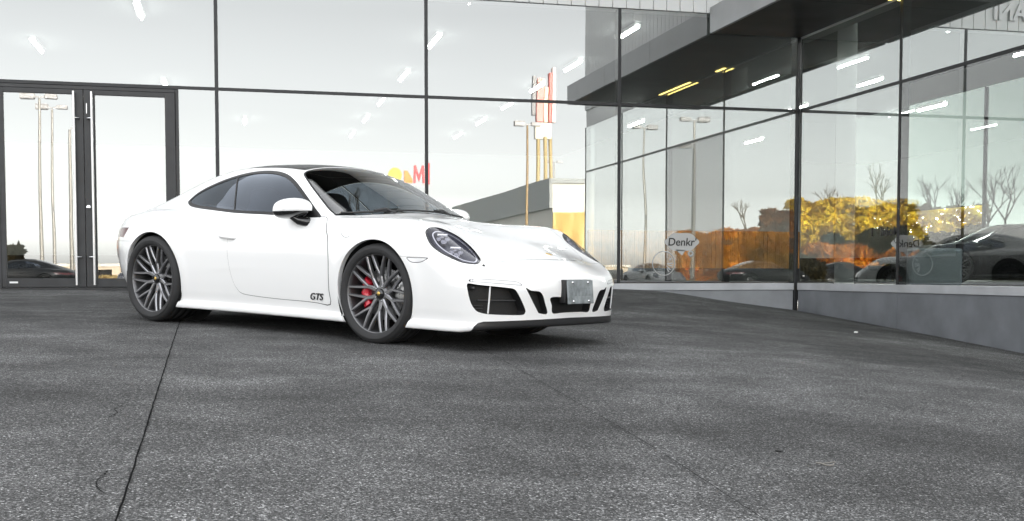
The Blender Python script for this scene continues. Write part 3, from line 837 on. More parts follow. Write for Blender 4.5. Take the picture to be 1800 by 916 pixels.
for a in (0, math.pi, -math.pi/2): sw.tube([(.05*math.cos(a), .05*math.sin(a), 0), (.18*math.cos(a), .18*math.sin(a), 0)], .014, 8)
swo = sw.build('steering_wheel', M['trimdark'], car); swo.location = (-1.06,.37,.78); swo.rotation_euler = (0, math.radians(-68), 0)
def seat_fn(x, y, z):
    # cushion, back with side bolsters and a fused head rest
    back_c = -1.62-(z-.45)*.30; wd = np.interp(z, [.3,.75,.92,1.0,1.12], [.245,.235,.19,.135,.11])
    f1 = smax(smax(np.abs(x-back_c)-(.075+.10*np.clip(np.abs(y)/.24, 0, 1)**3*np.interp(z, [.3,.8,.95], [1,.8,0])), np.abs(y)-wd, .10), np.abs(z-.72)-.39, .10)
    f2 = smax(smax(np.abs(x+1.38)-.28, np.abs(y)-.25, .1), np.abs(z-.42)-(.085+.06*np.clip(np.abs(y)/.24, 0, 1)**3), .08)
    return smin(f1, f2, .08)
seat_skin = Skin(seat_fn, (-2.0,-.3,.28), (-1.0,.3,1.16), .025, 1)
P, F, g = seat_skin.sub(seat_skin.T)
for sd in (-1, 1):
    so_ = mk('seat', P, F, M['leather'], car, nrm=g); so_.location = (.08, sd*.37, -.02)
ub = MB().box((-3.2,-.62,.135), (.80,.62,.33), 0, .03); ub.box((-2.03,-.80,.132), (-.42,.80,.30), 0, .02); ub.box((.40,-.70,.13), (.72,.70,.25), 0, .02)
ub.build('underbody', M['liner'], car)
for ax, az, r in ARCH:
    for sd in (-1, 1):
        b = MB().lathe([(r+.008, sd*.52), (r+.008, sd*.868 if ax == 0 else sd*.885)], 'z', 48)
        b.add(*(lambda q: (q.V, q.F))(MB().lathe([(.02, sd*.53), (r+.008, sd*.52)], 'z', 48)))
        V0 = [(ax+v[0], v[2], az+v[1]) for v in b.V]
        keep = [f for f in b.F if np.mean([V0[i][2] for i in f]) > .14]
        mk('arch_liner', V0, keep, M['liner'], car, smooth=True)
# ---- wheels: built for the right side (outboard = -y)
def make_wheel(R, width, name='wheel'):
    h = width/2; lw = h-.016
    W = bpy.data.objects.new(name, None); COL.objects.link(W); W.parent = car
    t = MB()
    side = [(.266,lw-.004),(.272,lw+.006),(.285,lw+.013),(.300,h-.001),(.308,h+.001),(.3085,h-.001),(.318,h-.003),(R-.012,h-.012),(R-.004,h-.025),(R,h-.045)]
    prof = list(side)
    for g in (.62,.22,-.22,-.62):
        c = g*h; prof += [(R,c+.006),(R-.007,c+.004),(R-.007,c-.004),(R,c-.006)]
    prof += [(r_, -w_) for r_, w_ in side[::-1]]
    t.lathe(prof, 'y', 96); t.build('tyre', M['rubber'], W)
    rm = MB()
    rm.lathe([(.262,lw-.012),(.2705,lw-.004),(.2766,lw+.003),(.2766,lw-.008),(.266,lw-.012)], 'y', 96, 0)
    rm.lathe([(.2775,lw-.001),(.262,lw-.014),(.256,lw-.035),(.250,.02),(.244,-.06),(.250,-h+.03),(.268,-h+.016)], 'y', 96, 2)
    def spoke(pts, w0, w1, d=.030):
        # a bar with bevelled, machined flanks; pts = (radius, angle, outboard offset)
        P3 = [Vector((r_*math.sin(a), o, r_*math.cos(a))) for r_, a, o in pts]
        n = len(P3); V = []; F = []; Mi = []
        for i, p in enumerate(P3):
            tdir = (P3[min(i+1, n-1)]-P3[max(i-1, 0)]).normalized(); out = Vector((0, -1, 0))
            sdv = tdir.cross(out).normalized(); ww = w0+(w1-w0)*i/(n-1)
            for s_, o_ in ((-.5,d),(-.5,.007),(-.27,0),(.27,0),(.5,.007),(.5,d)):
                V.append(Vector((p.x, -p.y, p.z))+sdv*(s_*ww)+Vector((0, o_, 0)))
        for i in range(n-1):
            for k in range(5):
                F.append([i*6+k, i*6+k+1, (i+1)*6+k+1, (i+1)*6+k]); Mi.append(1 if k in (1, 3) else 0)
        for f, m_i in zip(F, Mi): pass
        b0 = len(rm.V); rm.V += [tuple(v) for v in V]
        for f, m_i in zip(F, Mi): rm.F.append([b0+i for i in f]); rm.M.append(m_i); rm.S.append(False)
    hub_o, mid_o, rim_o = lw-.050, lw-.040, lw-.010
    off = math.radians(2)
    for k in range(10):
        a = off+k*math.pi/5
        side_ = 1 if k % 2 == 0 else -1
        spoke([(.046, a+side_*math.radians(10), hub_o), (.085, a+side_*math.radians(4), hub_o+.004), (.125, a, mid_o)], .034, .025)
        for s_ in (-1, 1):
            spoke([(.118, a, mid_o-.001), (.175, a+s_*math.radians(7.6), (mid_o+rim_o)/2+.002), (.225, a+s_*math.radians(10.8), rim_o-.004), (.264, a+s_*math.radians(12.4), rim_o)], .0215, .0165)
    rm.lathe([(0,hub_o-.004),(.050,hub_o-.004),(.060,hub_o-.012),(.064,hub_o-.04)], 'y', 40, 0)
    for k in range(5):
        a = k*2*math.pi/5+off+.31
        rm.lathe([(0,hub_o+.004),(.007,hub_o+.003),(.0085,hub_o-.01)], 'y', 10, 1, c=(.050*math.sin(a),0,.050*math.cos(a)))
    rm.build('rim', [M['rim'], M['rimedge'], M['barrel']], W)
    cp = MB().lathe([(0,hub_o+.016),(.026,hub_o+.015),(.034,hub_o+.008),(.036,hub_o-.01)], 'y', 32, 0)
    cp.lathe([(0,hub_o+.0185),(.013,hub_o+.018),(.015,hub_o+.0145)], 'y', 20, 1)
    cp.build('centre_cap', [M['black'], M['gold']], W)
    dk = MB(); dk.lathe([(.092,.010),(.178,.010),(.180,.006),(.180,-.020),(.092,-.020)], 'y', 64, 0)
    dk.lathe([(0,.042),(.075,.040),(.088,.030),(.093,.008)], 'y', 40, 1)
    for rr, n in ((.115,14),(.137,16),(.160,18)):
        for k in range(n):
            a = 2*math.pi*k/n+rr*40
            dk.lathe([(0,.0115),(.0045,.0112)], 'y', 8, 1, c=(rr*math.sin(a),0,rr*math.cos(a)))
    dk.build('brake_disc', [M['disc'], M['satin']], W)
    return W
def caliper(W, a0, parent_disc=True):
    b = MB(); n = 9
    V = []; F = []
    for i in range(n):
        a = a0+math.radians(-36+72*i/(n-1))
        e = .006 if i in (0, n-1) else (0 if i in (1, n-2) else (-.003 if i % 2 else .004))
        for r_, o in ((.118-e*0+.004,.026),(.122,.048+e),(.150,.056+e),(.178,.050+e),(.190,.030),(.190,-.030),(.118,-.030)):
            V.append((r_*math.sin(a), -o, r_*math.cos(a)))
    for i in range(n-1):
        for k in range(7): F.append([i*7+k, (i+1)*7+k, (i+1)*7+(k+1) % 7, i*7+(k+1) % 7])
    b.add(V, F, 0, True); b.add(V[:7], [list(range(7))]); b.add(V[-7:], [list(range(7))[::-1]])
    o = b.build('brake_caliper', M['red'], W)
    return o
fw = make_wheel(.338, .245); rw = make_wheel(.343, .305)
caliper(fw, math.radians(-90))
fw.location = (0, -.769, .338); rw.location = (-2.45, -.771, .343)
for src, loc in ((fw, (0, .769, .338)), (rw, (-2.45, .771, .343))):
    c = copy_tree(src, car); c.location = loc; c.rotation_euler = (0, 0, math.pi)
    for ch in c.children:
        if ch.name.startswith('brake_caliper'): ch.rotation_euler = (0, math.pi, 0)
car.matrix_world = Matrix(((*CAR_R[0], CAR_T[0]), (*CAR_R[1], CAR_T[1]), (*CAR_R[2], CAR_T[2]), (0,0,0,1)))
# ------------------------------------------------------------------ showroom: glass facade, wing, canopy, interior
D = 15.58; XW = 8.283; ZS, ZT, ZF, ZW = .665, 3.23, 4.59, 4.285
show = empty('showroom', (0, D, .6)); tag(show, 'glass-walled showroom with dark mullions, white ribbed fascia and a projecting wing on the right', 'building')
show.location = (0, 0, 0)
def pane(name, a, b, face, parent, clear=False):
    """a glass sheet; face = 'y' looks to -Y, 'x' looks to -X"""
    mb = MB().box(a, b)
    o = mk(name, mb.V, mb.F, [M['pane' if face == 'y' else ('paneclear' if clear else 'panewing')], M['paneback']], parent)
    for p in o.data.polygons:
        n = p.normal
        p.material_index = 0 if (face == 'y' and n.y < -.9) or (face == 'x' and n.x < -.9) else 1
    return o
MX = [-8.5,-5.72,-2.87,-.128,2.66,5.458]        # mullion centres on the facade
edges = MX+[XW-.03]
for i in range(len(edges)-1):
    a, b = edges[i]+.022, edges[i+1]-.022
    lo = ZS+.02 if i not in (2,) else None
    if i == 2: pane('window_pane', (-.612, D, ZS+.02), (b, D+.02, ZT-.02), 'y', show)
    else: pane('window_pane', (a, D, lo), (b, D+.02, ZT-.02), 'y', show)
    pane('window_pane', (a, D, ZT+.02), (b, D+.02, ZF-.01), 'y', show)
for x in MX:
    z0 = ZT+.024 if abs(x+2.87) < .01 else ZS-.005
    MB().box((x-.024, D-.008, z0), (x+.024, D+.12, ZF-.004), 0, .004).build('mullion', M['mull'], show)
for a, b in zip(edges[:-1], edges[1:]):
    MB().box((a+.026, D-.006, ZT-.022), (b-.026, D+.10, ZT+.022), 0, .003).build('transom', M['mull'], show)
MB().box((XW-.048, D-.020, .15), (XW+.012, D+.16, 5.0), 0, .006).build('corner_mullion', M['mull'], show)
# plinth under the facade and the wing, with the pale sill on top
MB().box((-9, D-.012, .565), (-2.9, D+.2, ZS), 0, .004).box((-.60, D-.012, .565), (XW-.05, D+.2, ZS), 0, .004).build('window_sill', M['sill'], show)
for a, b in ((-9,-2.9), (-.6,2.655), (2.66,5.455), (5.46,XW-.05)):
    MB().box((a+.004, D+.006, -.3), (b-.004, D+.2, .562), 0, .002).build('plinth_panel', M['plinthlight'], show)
WY = [D-.04, 12.925, 10.30, 7.70, 5.10]
MB().box((XW-.014, 5.08, .565), (XW+.2, D-.04, ZS), 0, .004).build('window_sill', M['sill'], show)
for a, b in zip(WY[1:], WY[:-1]):
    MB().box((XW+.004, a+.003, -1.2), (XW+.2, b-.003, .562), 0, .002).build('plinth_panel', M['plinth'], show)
    pane('window_pane', (XW, a+.022, ZS+.02), (XW+.02, b-.022, ZT-.02), 'x', show, 10 < a < 12)
    pane('window_pane', (XW, a+.022, ZT+.02), (XW+.02, b-.022, ZW-.01), 'x', show)
    MB().box((XW-.006, a+.026, ZT-.022), (XW+.10, b-.026, ZT+.022), 0, .003).build('transom', M['mull'], show)
for y in WY[1:]:
    MB().box((XW-.008, y-.024, ZS-.005), (XW+.12, y+.024, ZW-.004), 0, .004).build('mullion', M['mull'], show)
# ribbed white fascia above the facade and over the wing
fb = MB()
x = -9.0
while x < XW-.2:
    fb.box((x, D-.02, ZF), (x+.195, D+.25, 7.2), 0, .006); x += .205
fb.box((-9, D+.02, ZF+.004), (XW, D+.24, 7.18), 0)
y = 5.1
while y < D-.1:
    fb.box((XW-.02, y, 4.68), (XW+.25, y+.195, 7.2), 0, .006); y += .205
fb.box((XW+.02, 5.1, ZW+.004), (XW+.24, D+.2, 7.18), 0)
fas = fb.build('fascia', M['fascia'], show)
lt = text_mesh('ANI', .36, .02, 'fascia_lettering', M['white'], show, .01)
lt.rotation_euler = (math.radians(90), 0, 0); lt.location = (4.72, D-.045, 4.86)
# unseen roof overhang, added and sized to darken the windscreen's reflection
ov = MB()
x = -.5
while x < 12: ov.box((x, 12.2, 7.22), (x+1.48, D+.3, 7.30), 0, .003); x += 1.5
ov.box((-.5, 12.1, 7.31), (12, D+.3, 7.75), 1, .01)
ov.build('unseen_overhang', [M['soffit'], M['fascia']], show)
# canopy along the wing: fascia boards, dark soffit, amber strip lights
cb = MB()
ys = [8.5, 10.85, 13.2, D-.05]
for a, b in zip(ys[:-1], ys[1:]): cb.box((6.82, a+.004, ZW+.004), (6.87, b-.004, 4.665), 0, .004)
cb.box((6.82, 8.45, ZW+.004), (XW-.03, 8.496, 4.665), 0, .004)
cano = cb.build('canopy', M['canopy'], show)
sf = MB()
for a, b in zip([8.5, 10.1, 11.75, 13.4], [10.1, 11.75, 13.4, D-.05]): sf.box((6.872, a+.003, ZW+.012), (XW-.03, b-.003, ZW+.05), 0, .002)
sf.box((6.872, 8.5, 4.60), (XW-.03, D-.05, 4.655), 1)
sf.build('soffit', [M['soffit'], M['roof']], cano)
for a, b in ((10.1, 11.6), (12.75, 13.10)):
    MB().box((XW-.095, a, ZW+.004), (XW-.045, b, ZW+.0115), 0).build('canopy_light', M['amber'], cano)
# double entrance door
door = empty('entrance_door', (0,0,0)); door.parent = show
fr = MB()
fr.box((-2.93, D-.03, .60), (-2.79, D+.10, ZT-.03), 0, .004); fr.box((-.78+.13, D-.03, .60), (-.61, D+.10, ZT-.03), 0, .004)
fr.box((-2.787, D-.03, 3.155), (-.653, D+.10, ZT-.03), 0, .004); fr.box((-2.787, D-.025, .575), (-.653, D+.12, .63), 0, .003)
fr.build('door_frame', M['doorfr'], door)
for x0, x1, gx0, gx1, sd in ((-2.785,-1.782,-2.728,-1.905,1), (-1.774,-.655,-1.64,-.782,-1)):
    b = MB()
    b.box((x0, D-.045, .635), (gx0, D+.02, 3.15), 0, .004); b.box((gx1, D-.045, .635), (x1, D+.02, 3.15), 0, .004)
    b.box((gx0, D-.045, 3.09), (gx1, D+.02, 3.15), 0, .003); b.box((gx0, D-.045, .635), (gx1, D+.02, .745), 0, .003)
    lf = b.build('door_leaf', M['doorfr'], door)
    pane('leaf_glass', (gx0+.001, D-.02, .746), (gx1-.001, D-.004, 3.089), 'y', lf)
    hx = -1.888 if sd > 0 else -1.672
    h = MB(); h.tube([(hx, D-.115, .66), (hx, D-.115, 3.12)], .017, 14)
    for z in (1.02, 2.785): h.tube([(hx, D-.115, z), (hx+sd*.055, D-.115, z), (hx+sd*.055, D-.04, z)], .011, 10, 1)
    h.build('pull_handle', [M['steel'], M['chrome']], lf)
lk = MB().lathe([(0,.012),(.028,.012),(.032,.008),(.032,0)], 'y', 20, c=(-1.735, D-.046, 1.655)); lk.build('door_lock', M['chrome'], door)
lk = MB().box((-2.70, D-.049, .684), (-2.60, D-.044, .706), 0, .002); lk.build('door_label', M['white'], door)
MB().box((-1.745, D-.052, 2.85), (-1.735, D-.046, 2.98), 0, .001).build('door_latch', M['steel'], door)
# rooms behind the glass
I0, I1, J1 = -9.0, 24.0, 42.0
rm = MB()
rm.box((I0, D+.22, .40), (XW+.2, J1, .60)).box((XW+.2, 5.2, .40), (I1, J1, .60))
rm.build('showroom_floor', M['floorin'], show)
for p0, p1 in (((I0, J1, .4), (I1, J1+.2, 6.95)), ((I0-.2, D+.2, .4), (I0, J1+.2, 5.4)), ((XW+.25, 5.0, .4), (I1, 5.2, 6.95))):
    MB().box(p0, p1).build('inner_wall', M['wallin'], show)
rm = MB(); rm.box((I0, D+.26, 5.3), (XW+.2, J1, 5.4)).box((XW+.2, 5.2, 5.3), (12.3, J1, 5.4)).box((12.3, 5.2, 6.9), (I1, J1, 6.98), 1).box((12.24, 5.2, 5.41), (12.299, J1, 6.98), 1).box((XW+.26, 5.2, 5.29), (12.29, D+1, 5.296), 1); rm.build('ceiling', [M['ceil'], M['wallin']], show)
MB().box((I0-.2, D+.25, 7.0), (XW+.24, J1+.2, 7.19)).box((XW+.25, 5.0, 7.0), (I1+.2, J1+.2, 7.19)).build('roof', M['roof'], show)
rm = MB(); rm.box((I1, 5.0, .4), (I1+.12, J1, 1.12), 0, .01)
rm.build('side_sill_wall', M['soffit'], show)
MB().box((I0+.02, J1-.06, .601), (I1-.02, J1-.003, 1.45), 0, .01).build('added_dark_band', M['soffit'], show)  # dark bands added along the walls to darken the foot of the glazing
MB().box((I0+.003, D+.6, .601), (I0+.08, J1-.1, 1.45), 0, .01).build('added_dark_band', M['soffit'], show)
for a, b in ((32.6,37.2),(37.25,41.95)):
    o = mk('side_window_pane', *(lambda q: (q.V, q.F))(MB().box((I1+.02, a, 1.12), (I1+.04, b, 3.05))), M['paneback'], show)
    o = mk('side_window_pane', *(lambda q: (q.V, q.F))(MB().box((I1+.02, a, 3.06), (I1+.04, b, 6.95))), M['panefar'], show)
for a, b in ((5.2,12.3),(12.35,19.7),(19.75,27.2),(27.25,32.55)):
    o = mk('side_window_pane', *(lambda q: (q.V, q.F))(MB().box((I1+.02, a, 1.12), (I1+.04, b, 6.95))), M['panefar'], show)
for y in (5.25,12.325,19.725,27.225,32.575,37.225,41.965): MB().box((I1-.02, y-.03, 1.12), (I1+.10, y+.03, 6.9), 0).build('side_mullion', M['mull'], show)
for cx_, cy_ in ((-6,19),(10.6,18.2),(14.5,13.0),(10.4,9.0),(15.8,19.5)):
    MB().lathe([(.17,.6),(.17,5.3)], 'z', 32, c=(cx_,cy_,0)).build('column', M['wallin'], show)
# invented slatted screen, stands in for the golden band in the glass
tsn = MB(); r_ = random.Random(5); x = 9.6
while x < 16.0: tsn.box((x, 29.9+.03*r_.random(), .97), (x+.058, 29.96, 2.02), 0, .004); x += .064
tsn.box((9.6, 29.97, .6), (16.0, 30.02, 1.99), 0); tsn.box((9.6, 29.80, .6), (16.0, 29.96, .965), 1, .004)
tag(tsn.build('gold_band_screen', [M['timber'], M['soffit']]), 'invented orange-brown slatted screen standing in for the golden band right of the coupe', 'screen')
# tube lights under the ceiling
tb = MB().box((-.013,-.60,-.014), (.013,.60,.024), 0, .01); tb.box((-.06,-.56,.03), (.06,.56,.098), 1, .004)
first = None
tl = [(3.85,y) for y in (17.8,21.6,25.5,29.4,32.8,36.6)]+[(7.15,y) for y in (17.6,20.0,23.4,26.3,29.3,32.5,36.0)]+[(-1.41,20.3),(-3.56,23.9),(-1.4,28),(-5.5,30),(.5,34),(-5.5,19)]
tw = [(13.57,22.45),(17.1,25.3),(14.6,18.4),(14.4,14.9),(11.2,13.0),(11.2,8.6),(16.9,17.4),(13.9,26.3),(17.0,11.0),(20,14),(20.5,21),(11,30),(16,33)]
for k, (x, y) in enumerate(tl+tw):
    if first is None: o = first = tb.build('tube_light', [M['tube'], M['white']])
    elif k == 19:
        o = tb.build('tube_light', [M['wingtube'], M['white']]); first = o
    else: o = first.copy(); COL.objects.link(o)
    o.location = (x, y, 4.95 if k >= 19 else 5.2)
    if k < 6: g_ = ('white ceiling tube light in the inner row behind the left glazing', 'tube lights of the left row')
    elif k < 13: g_ = ('white ceiling tube light in the row nearer the glazed corner', 'tube lights of the corner row')
    elif k < 19: g_ = ('white ceiling tube light scattered behind the doors', 'tube lights behind the doors')
    else: g_ = ('white ceiling tube light inside the right-hand wing', 'tube lights of the wing')
    tag(o, g_[0], 'ceiling light', g_[1])
# stickers on the facade glass
def sticker(name, label, V, F, m):
    return tag(mk(name, V, F, m), label, 'sticker')
M['decal'] = mat('white_vinyl', (.48,.48,.47), .6)
def at_glass(b, x, z): b.V = [(x+v[0], D-.006+v[1], z+v[2]) for v in b.V]; return b
b = MB().lathe([(.180,-.002),(.168,-.002),(.168,.002),(.180,.002)], 'y', 64, closed=True)
for a in np.radians([-62,-20,5,88,150,205]):
    pass
for a0, a1, r0, r1 in ((80,100,.05,.14),(100,112,.06,.135),(125,140,.06,.14),(140,152,.09,.15),(55,62,.1,.15)):
    a = math.radians((a0+a1)/2); d = math.radians(3.2)
    P = [(r0*math.sin(a-d*1.6),0,r0*math.cos(a-d*1.6)),(r1*math.sin(a-d),0,r1*math.cos(a-d)),(r1*math.sin(a+d),0,r1*math.cos(a+d)),(r0*math.sin(a+d*1.6),0,r0*math.cos(a+d*1.6))]
    b.add(P, [[0,1,2,3]])
at_glass(b, 6.15, .957); tag(b.build('wheel_sticker', M['decal']), 'round white wheel outline sticker low on the glass right of the car', 'sticker')
b = MB(); n_ = 40
ring = [(.26*math.cos(t)*(1+.05*math.cos(6*t)), 0, .135*math.sin(t)*(1+.05*math.cos(6*t))) for t in np.linspace(0, 2*math.pi, n_, endpoint=False)]
b.add([(p[0],-.002,p[2]) for p in ring], [list(range(n_))[::-1]]); b.add([(-.10,-.002,-.11),(0,-.002,-.20),(.06,-.002,-.12)], [[0,1,2]])
at_glass(b, 6.43, 1.27); bub = tag(b.build('bubble_sticker', M['decal']), 'white speech-bubble sticker with dark lettering on the glass', 'sticker')
tx = text_mesh("Denkr'", .16, .0005, 'sticker_lettering', M['satin'], bub, .002, .1); tx.rotation_euler = (math.radians(90),0,math.radians(0)); tx.location = (6.43, D-.011, 1.265)
b = MB().lathe([(.045,-.002),(.020,-.002),(.020,.002),(.045,.002)], 'y', 32, closed=True); at_glass(b, 6.57, 1.10)
tag(b.build('ring_sticker', M['decal']), 'small white ring sticker below the speech bubble', 'sticker')
# joints and marks on the asphalt
M['hairline'] = mat('hairline_crack', (.016,.016,.016), .95, 0, 0, .05)
ground_strip('pavement_joint', [(-.43,15.3),(-.41,11.1),(-.36,8),(-.30,5),(-.26,2.6),(-.26,.5)], .0055, .4, .006)
ground_strip('pavement_joint', [(1.62,7.5),(1.46,4.8),(1.39,3.6),(1.28,2.2),(1.22,.8)], .0030, .6, .006, 'hairline')
ground_strip('pavement_crack', [(-.405,4.62),(-.425,4.52),(-.408,4.42),(-.43,4.30)], .0035, 1.2)
ground_strip('pavement_crack', [(-.335,3.34),(-.35,3.22),(-.34,3.12),(-.315,3.05)], .0035, 1.2)
def litter(name, label, x, y, s, col, cat):
    bm = bmesh.new(); bmesh.ops.create_icosphere(bm, subdivisions=2, radius=s)
    r_ = random.Random(int(x*100))
    for v in bm.verts: v.co = Vector((v.co.x*1.4, v.co.y, v.co.z*.45))*(1+r_.uniform(-.18,.18))
    me = bpy.data.meshes.new(name); bm.to_mesh(me); bm.free(); me.materials.append(mat(name+'_col', col, .8))
    o = link(name, me); o.location = (x, y, float(gz(x, y))+s*.35); o.rotation_euler = (0,0,r_.uniform(0,6)); return tag(o, label, cat)
litter('pebble', 'small white scrap on the asphalt near the wing wall', 6.62, 11.1, .022, (.7,.7,.68), 'litter')
litter('pebble', 'dark little stone on the open asphalt at right front', 1.83, 3.55, .011, (.03,.03,.03), 'stone')
bm_ = MB(); R_ = [(.030*math.cos(t)*(1+.25*math.sin(3*t)), .020*math.sin(t), .004+.006*math.cos(t)**2) for t in np.linspace(0, 5.6, 14)]
bm_.tube(R_, .0022, 5); lf = bm_.build('curled_leaf', mat('dry_leaf', (.20,.19,.17), .8)); lf.location = (1.87, 3.30, float(gz(1.87,3.30))+.002); tag(lf, 'curled dry leaf stem on the asphalt at lower right', 'leaf')
# ------------------------------------------------------------------ things standing inside the wing
SW = {}
def dark(col, coat=.15): return mat('dark_paint', col, .35, 0, coat, .25)
def recolour(col):
    s_ = {}
    s_['white_paint'] = dark(col); s_['red_lacquer'] = M['satin']; return s_
car.matrix_world = Matrix(((*CAR_R[0], CAR_T[0]), (*CAR_R[1], CAR_T[1]), (*CAR_R[2], CAR_T[2]), (0,0,0,1)))
M['blackpaint'] = mat('black_paint', (.004,.004,.005), .35, 0, .15, .25)
def place_car(loc, heading, col, label, group=None, name='parked_car'):
    key = tuple(col)
    if key not in SW:
        SW[key] = recolour(col)
        if name == 'display_car': SW[key].update(white_paint=M['blackpaint'], tinted_car_glass=M['black'], windscreen_glass=M['black'])
    c = copy_tree(car, None, SW[key]); c.name = name
    c.matrix_basis = Matrix.Translation(loc) @ Matrix.Rotation(math.radians(heading), 4, 'Z') @ Matrix.Translation((1.2,0,0))
    c['label'] = label; c['category'] = 'car'
    if group: c['group'] = group
    return c
place_car((16.3, 21.6, .60), 166, (.006,.007,.008), 'black coupe on display inside the wing behind the right-hand glass', name='display_car')
def cam_pt(px, py, Zc):
    u = (px-900)/1998.7; v = -(py-585.35)/1998.7
    f_ = np.array([math.sin(math.radians(13.96))*math.cos(math.radians(2.96)), math.cos(math.radians(13.96))*math.cos(math.radians(2.96)), -math.sin(math.radians(2.96))])
    r_ = np.array([math.cos(math.radians(13.96)), -math.sin(math.radians(13.96)), 0]); u_ = np.cross(r_, f_)
    return np.array([0,0,.8])+Zc*(f_+u*r_+v*u_)
# lettering stuck inside the wing glass, seen in mirror writing
tx = text_mesh('Mobil', .16, .001, 'glass_lettering', M['satin'], None, .003)
tx.rotation_euler = (math.radians(90),0,math.radians(90)); tx.scale = (1.25,1,1); tx.location = (XW-.004, 13.10, 1.35)
tag(tx, 'dark mirror-written word on the first wing pane', 'lettering')
t2 = text_mesh('1', .16, .001, 'glass_lettering', M['satin'], None, .003)
t2.rotation_euler = tx.rotation_euler; t2.scale = tx.scale; t2.location = (XW-.004, 13.52, 1.35)
tag(t2, 'dark numeral stuck left of the mirror-written word on the wing pane', 'lettering')
c1 = cam_pt(1640, 482, 20.5)
pl_ = MB().box((-.46,-.2,.60-c1[2]), (.46,.2,.46), 0, .05); po2 = pl_.build('display_plinth', mat('blue_grey_panel', (.22,.26,.29), .45)); po2.location = c1; po2.rotation_euler = (0,0,math.radians(-13.96))
tag(po2, 'blue-grey display plinth before the black coupe', 'plinth')
# ------------------------------------------------------------------ across the road: what the glass mirrors
def light_pole(x, y, h, label, heads=2, pm='pole'):
    p = MB(); p.tube([(0,0,0),(0,0,h*.5),(0,0,h)], [.11,.085,.06], 10)
    o = p.build('street_lamp', M[pm]); o.location = (x, y, float(gz(x, y)))
    a = MB()
    for s_ in ((-1,1) if heads == 2 else (1,)):
        a.box((s_*.25-.0, -.16, h-.02), (s_*.85, .16, h+.22), 0, .04)
        a.box((s_*.02, -.03, h+.02), (s_*.27, .03, h+.1), 0)
    a.build('lamp_head', mat('lamp_head_grey', (.42,.42,.43), .5), o)
    return tag(o, label, 'street lamp')
light_pole(18.4, -38.8, 10.2, 'tall twin-headed street lamp beside the red tower sign, mirrored in the glass', 2, 'ochrepole')
light_pole(-8.9, -28.8, 9.3, 'twin-headed street lamp mirrored in the corner glazing')
light_pole(-9.7, -38.8, 10.2, 'twin-headed street lamp mirrored in the left door leaf')
light_pole(-6.9, -24.0, 7.2, 'short single-headed street lamp mirrored in the left door leaf', 1)
light_pole(32.0, -80, 12, 'far thin street lamp mirrored near the glazed corner')
# tower sign
tsx, tsy = 27.9, -69
ts = MB()
for dx, dy in ((-.7,0),(.0,.4),(.7,0)): ts.tube([(dx,dy,0),(dx*.8,dy*.8,13.2)], .17, 10)
tower = ts.build('tower_sign', mat('ochre_pole', (.42,.33,.16), .5)); tower.location = (tsx, tsy, 0)
tag(tower, 'tall red and white tower sign on ochre poles, mirrored in the glass', 'sign')
for a, b, m in (((-.9,-.3,13.0),(.6,.3,14.5),(.80,.76,.66)), ((-.75,-.30,14.55),(-.12,.30,18.4),(.66,.30,.27)), ((-.08,-.25,14.55),(.30,.25,17.6),(.80,.66,.50)), ((.34,-.35,14.55),(.62,.35,18.9),(.60,.16,.14)), ((.66,-.3,14.55),(1.0,.3,19.4),(.82,.72,.70)), ((-1.15,-.2,15.1),(-.8,.2,18.6),(.25,.25,.26))):
    MB().box(a, b, 0, .05).build('sign_panel', mat('sign_paint', m, .5), tower)
# big letter sign on posts
ls = MB().box((-2.6,-.08,0), (-2.44,.08,10.5), 0, .02).box((2.44,-.08,0), (2.6,.08,10.5), 0, .02).box((-2.7,-.06,10.5), (2.7,.06,10.58), 0)
lsg = ls.build('letter_sign', M['pole']); lsg.location = (17.0, -79, -.35); lsg.scale = (.80,.8,.93); tag(lsg, 'raised letter sign in yellow, orange and red, mirrored above the car roof', 'sign')
ry, rr_, ro_ = mat('sign_yellow', (.85,.70,.05), .5), mat('sign_red', (.65,.03,.04), .5), mat('sign_orange', (.75,.22,.02), .5)
def relief(x0, x1, z0, z1, m, outline=None, name='sign_letter'):
    b = MB()
    if outline is None: b.box((x0,-.2,z0), (x1,.2,z1), 0, .1)
    else:
        n = len(outline); P = [(x0+(x1-x0)*u, .2, z0+(z1-z0)*v) for u, v in outline]; Q = [(p[0], -.2, p[2]) for p in P]
        b.add(P+Q, [list(range(n)), [n+i for i in range(n)][::-1]]+[[i, n+i, n+(i+1) % n, (i+1) % n] for i in range(n)])
    return b.build(name, m, lsg)
relief(-2.5,-.75,10.7,12.3, ry, [(.5+.5*math.cos(t), .5+.5*math.sin(t)) for t in np.linspace(0, 2*math.pi, 20, endpoint=False)])
relief(-.45,.6,10.7,12.0, ro_, [(0,0),(1,0),(1,.3),(.75,.6),(.4,1),(0,1)])
relief(.75,2.1,10.7,12.6, rr_, [(0,0),(.16,0),(.2,.68),(.5,.1),(.8,.68),(.84,0),(1,0),(.95,1),(.78,1),(.5,.42),(.22,1),(.05,1)])
relief(2.25,2.75,10.6,12.9, rr_)
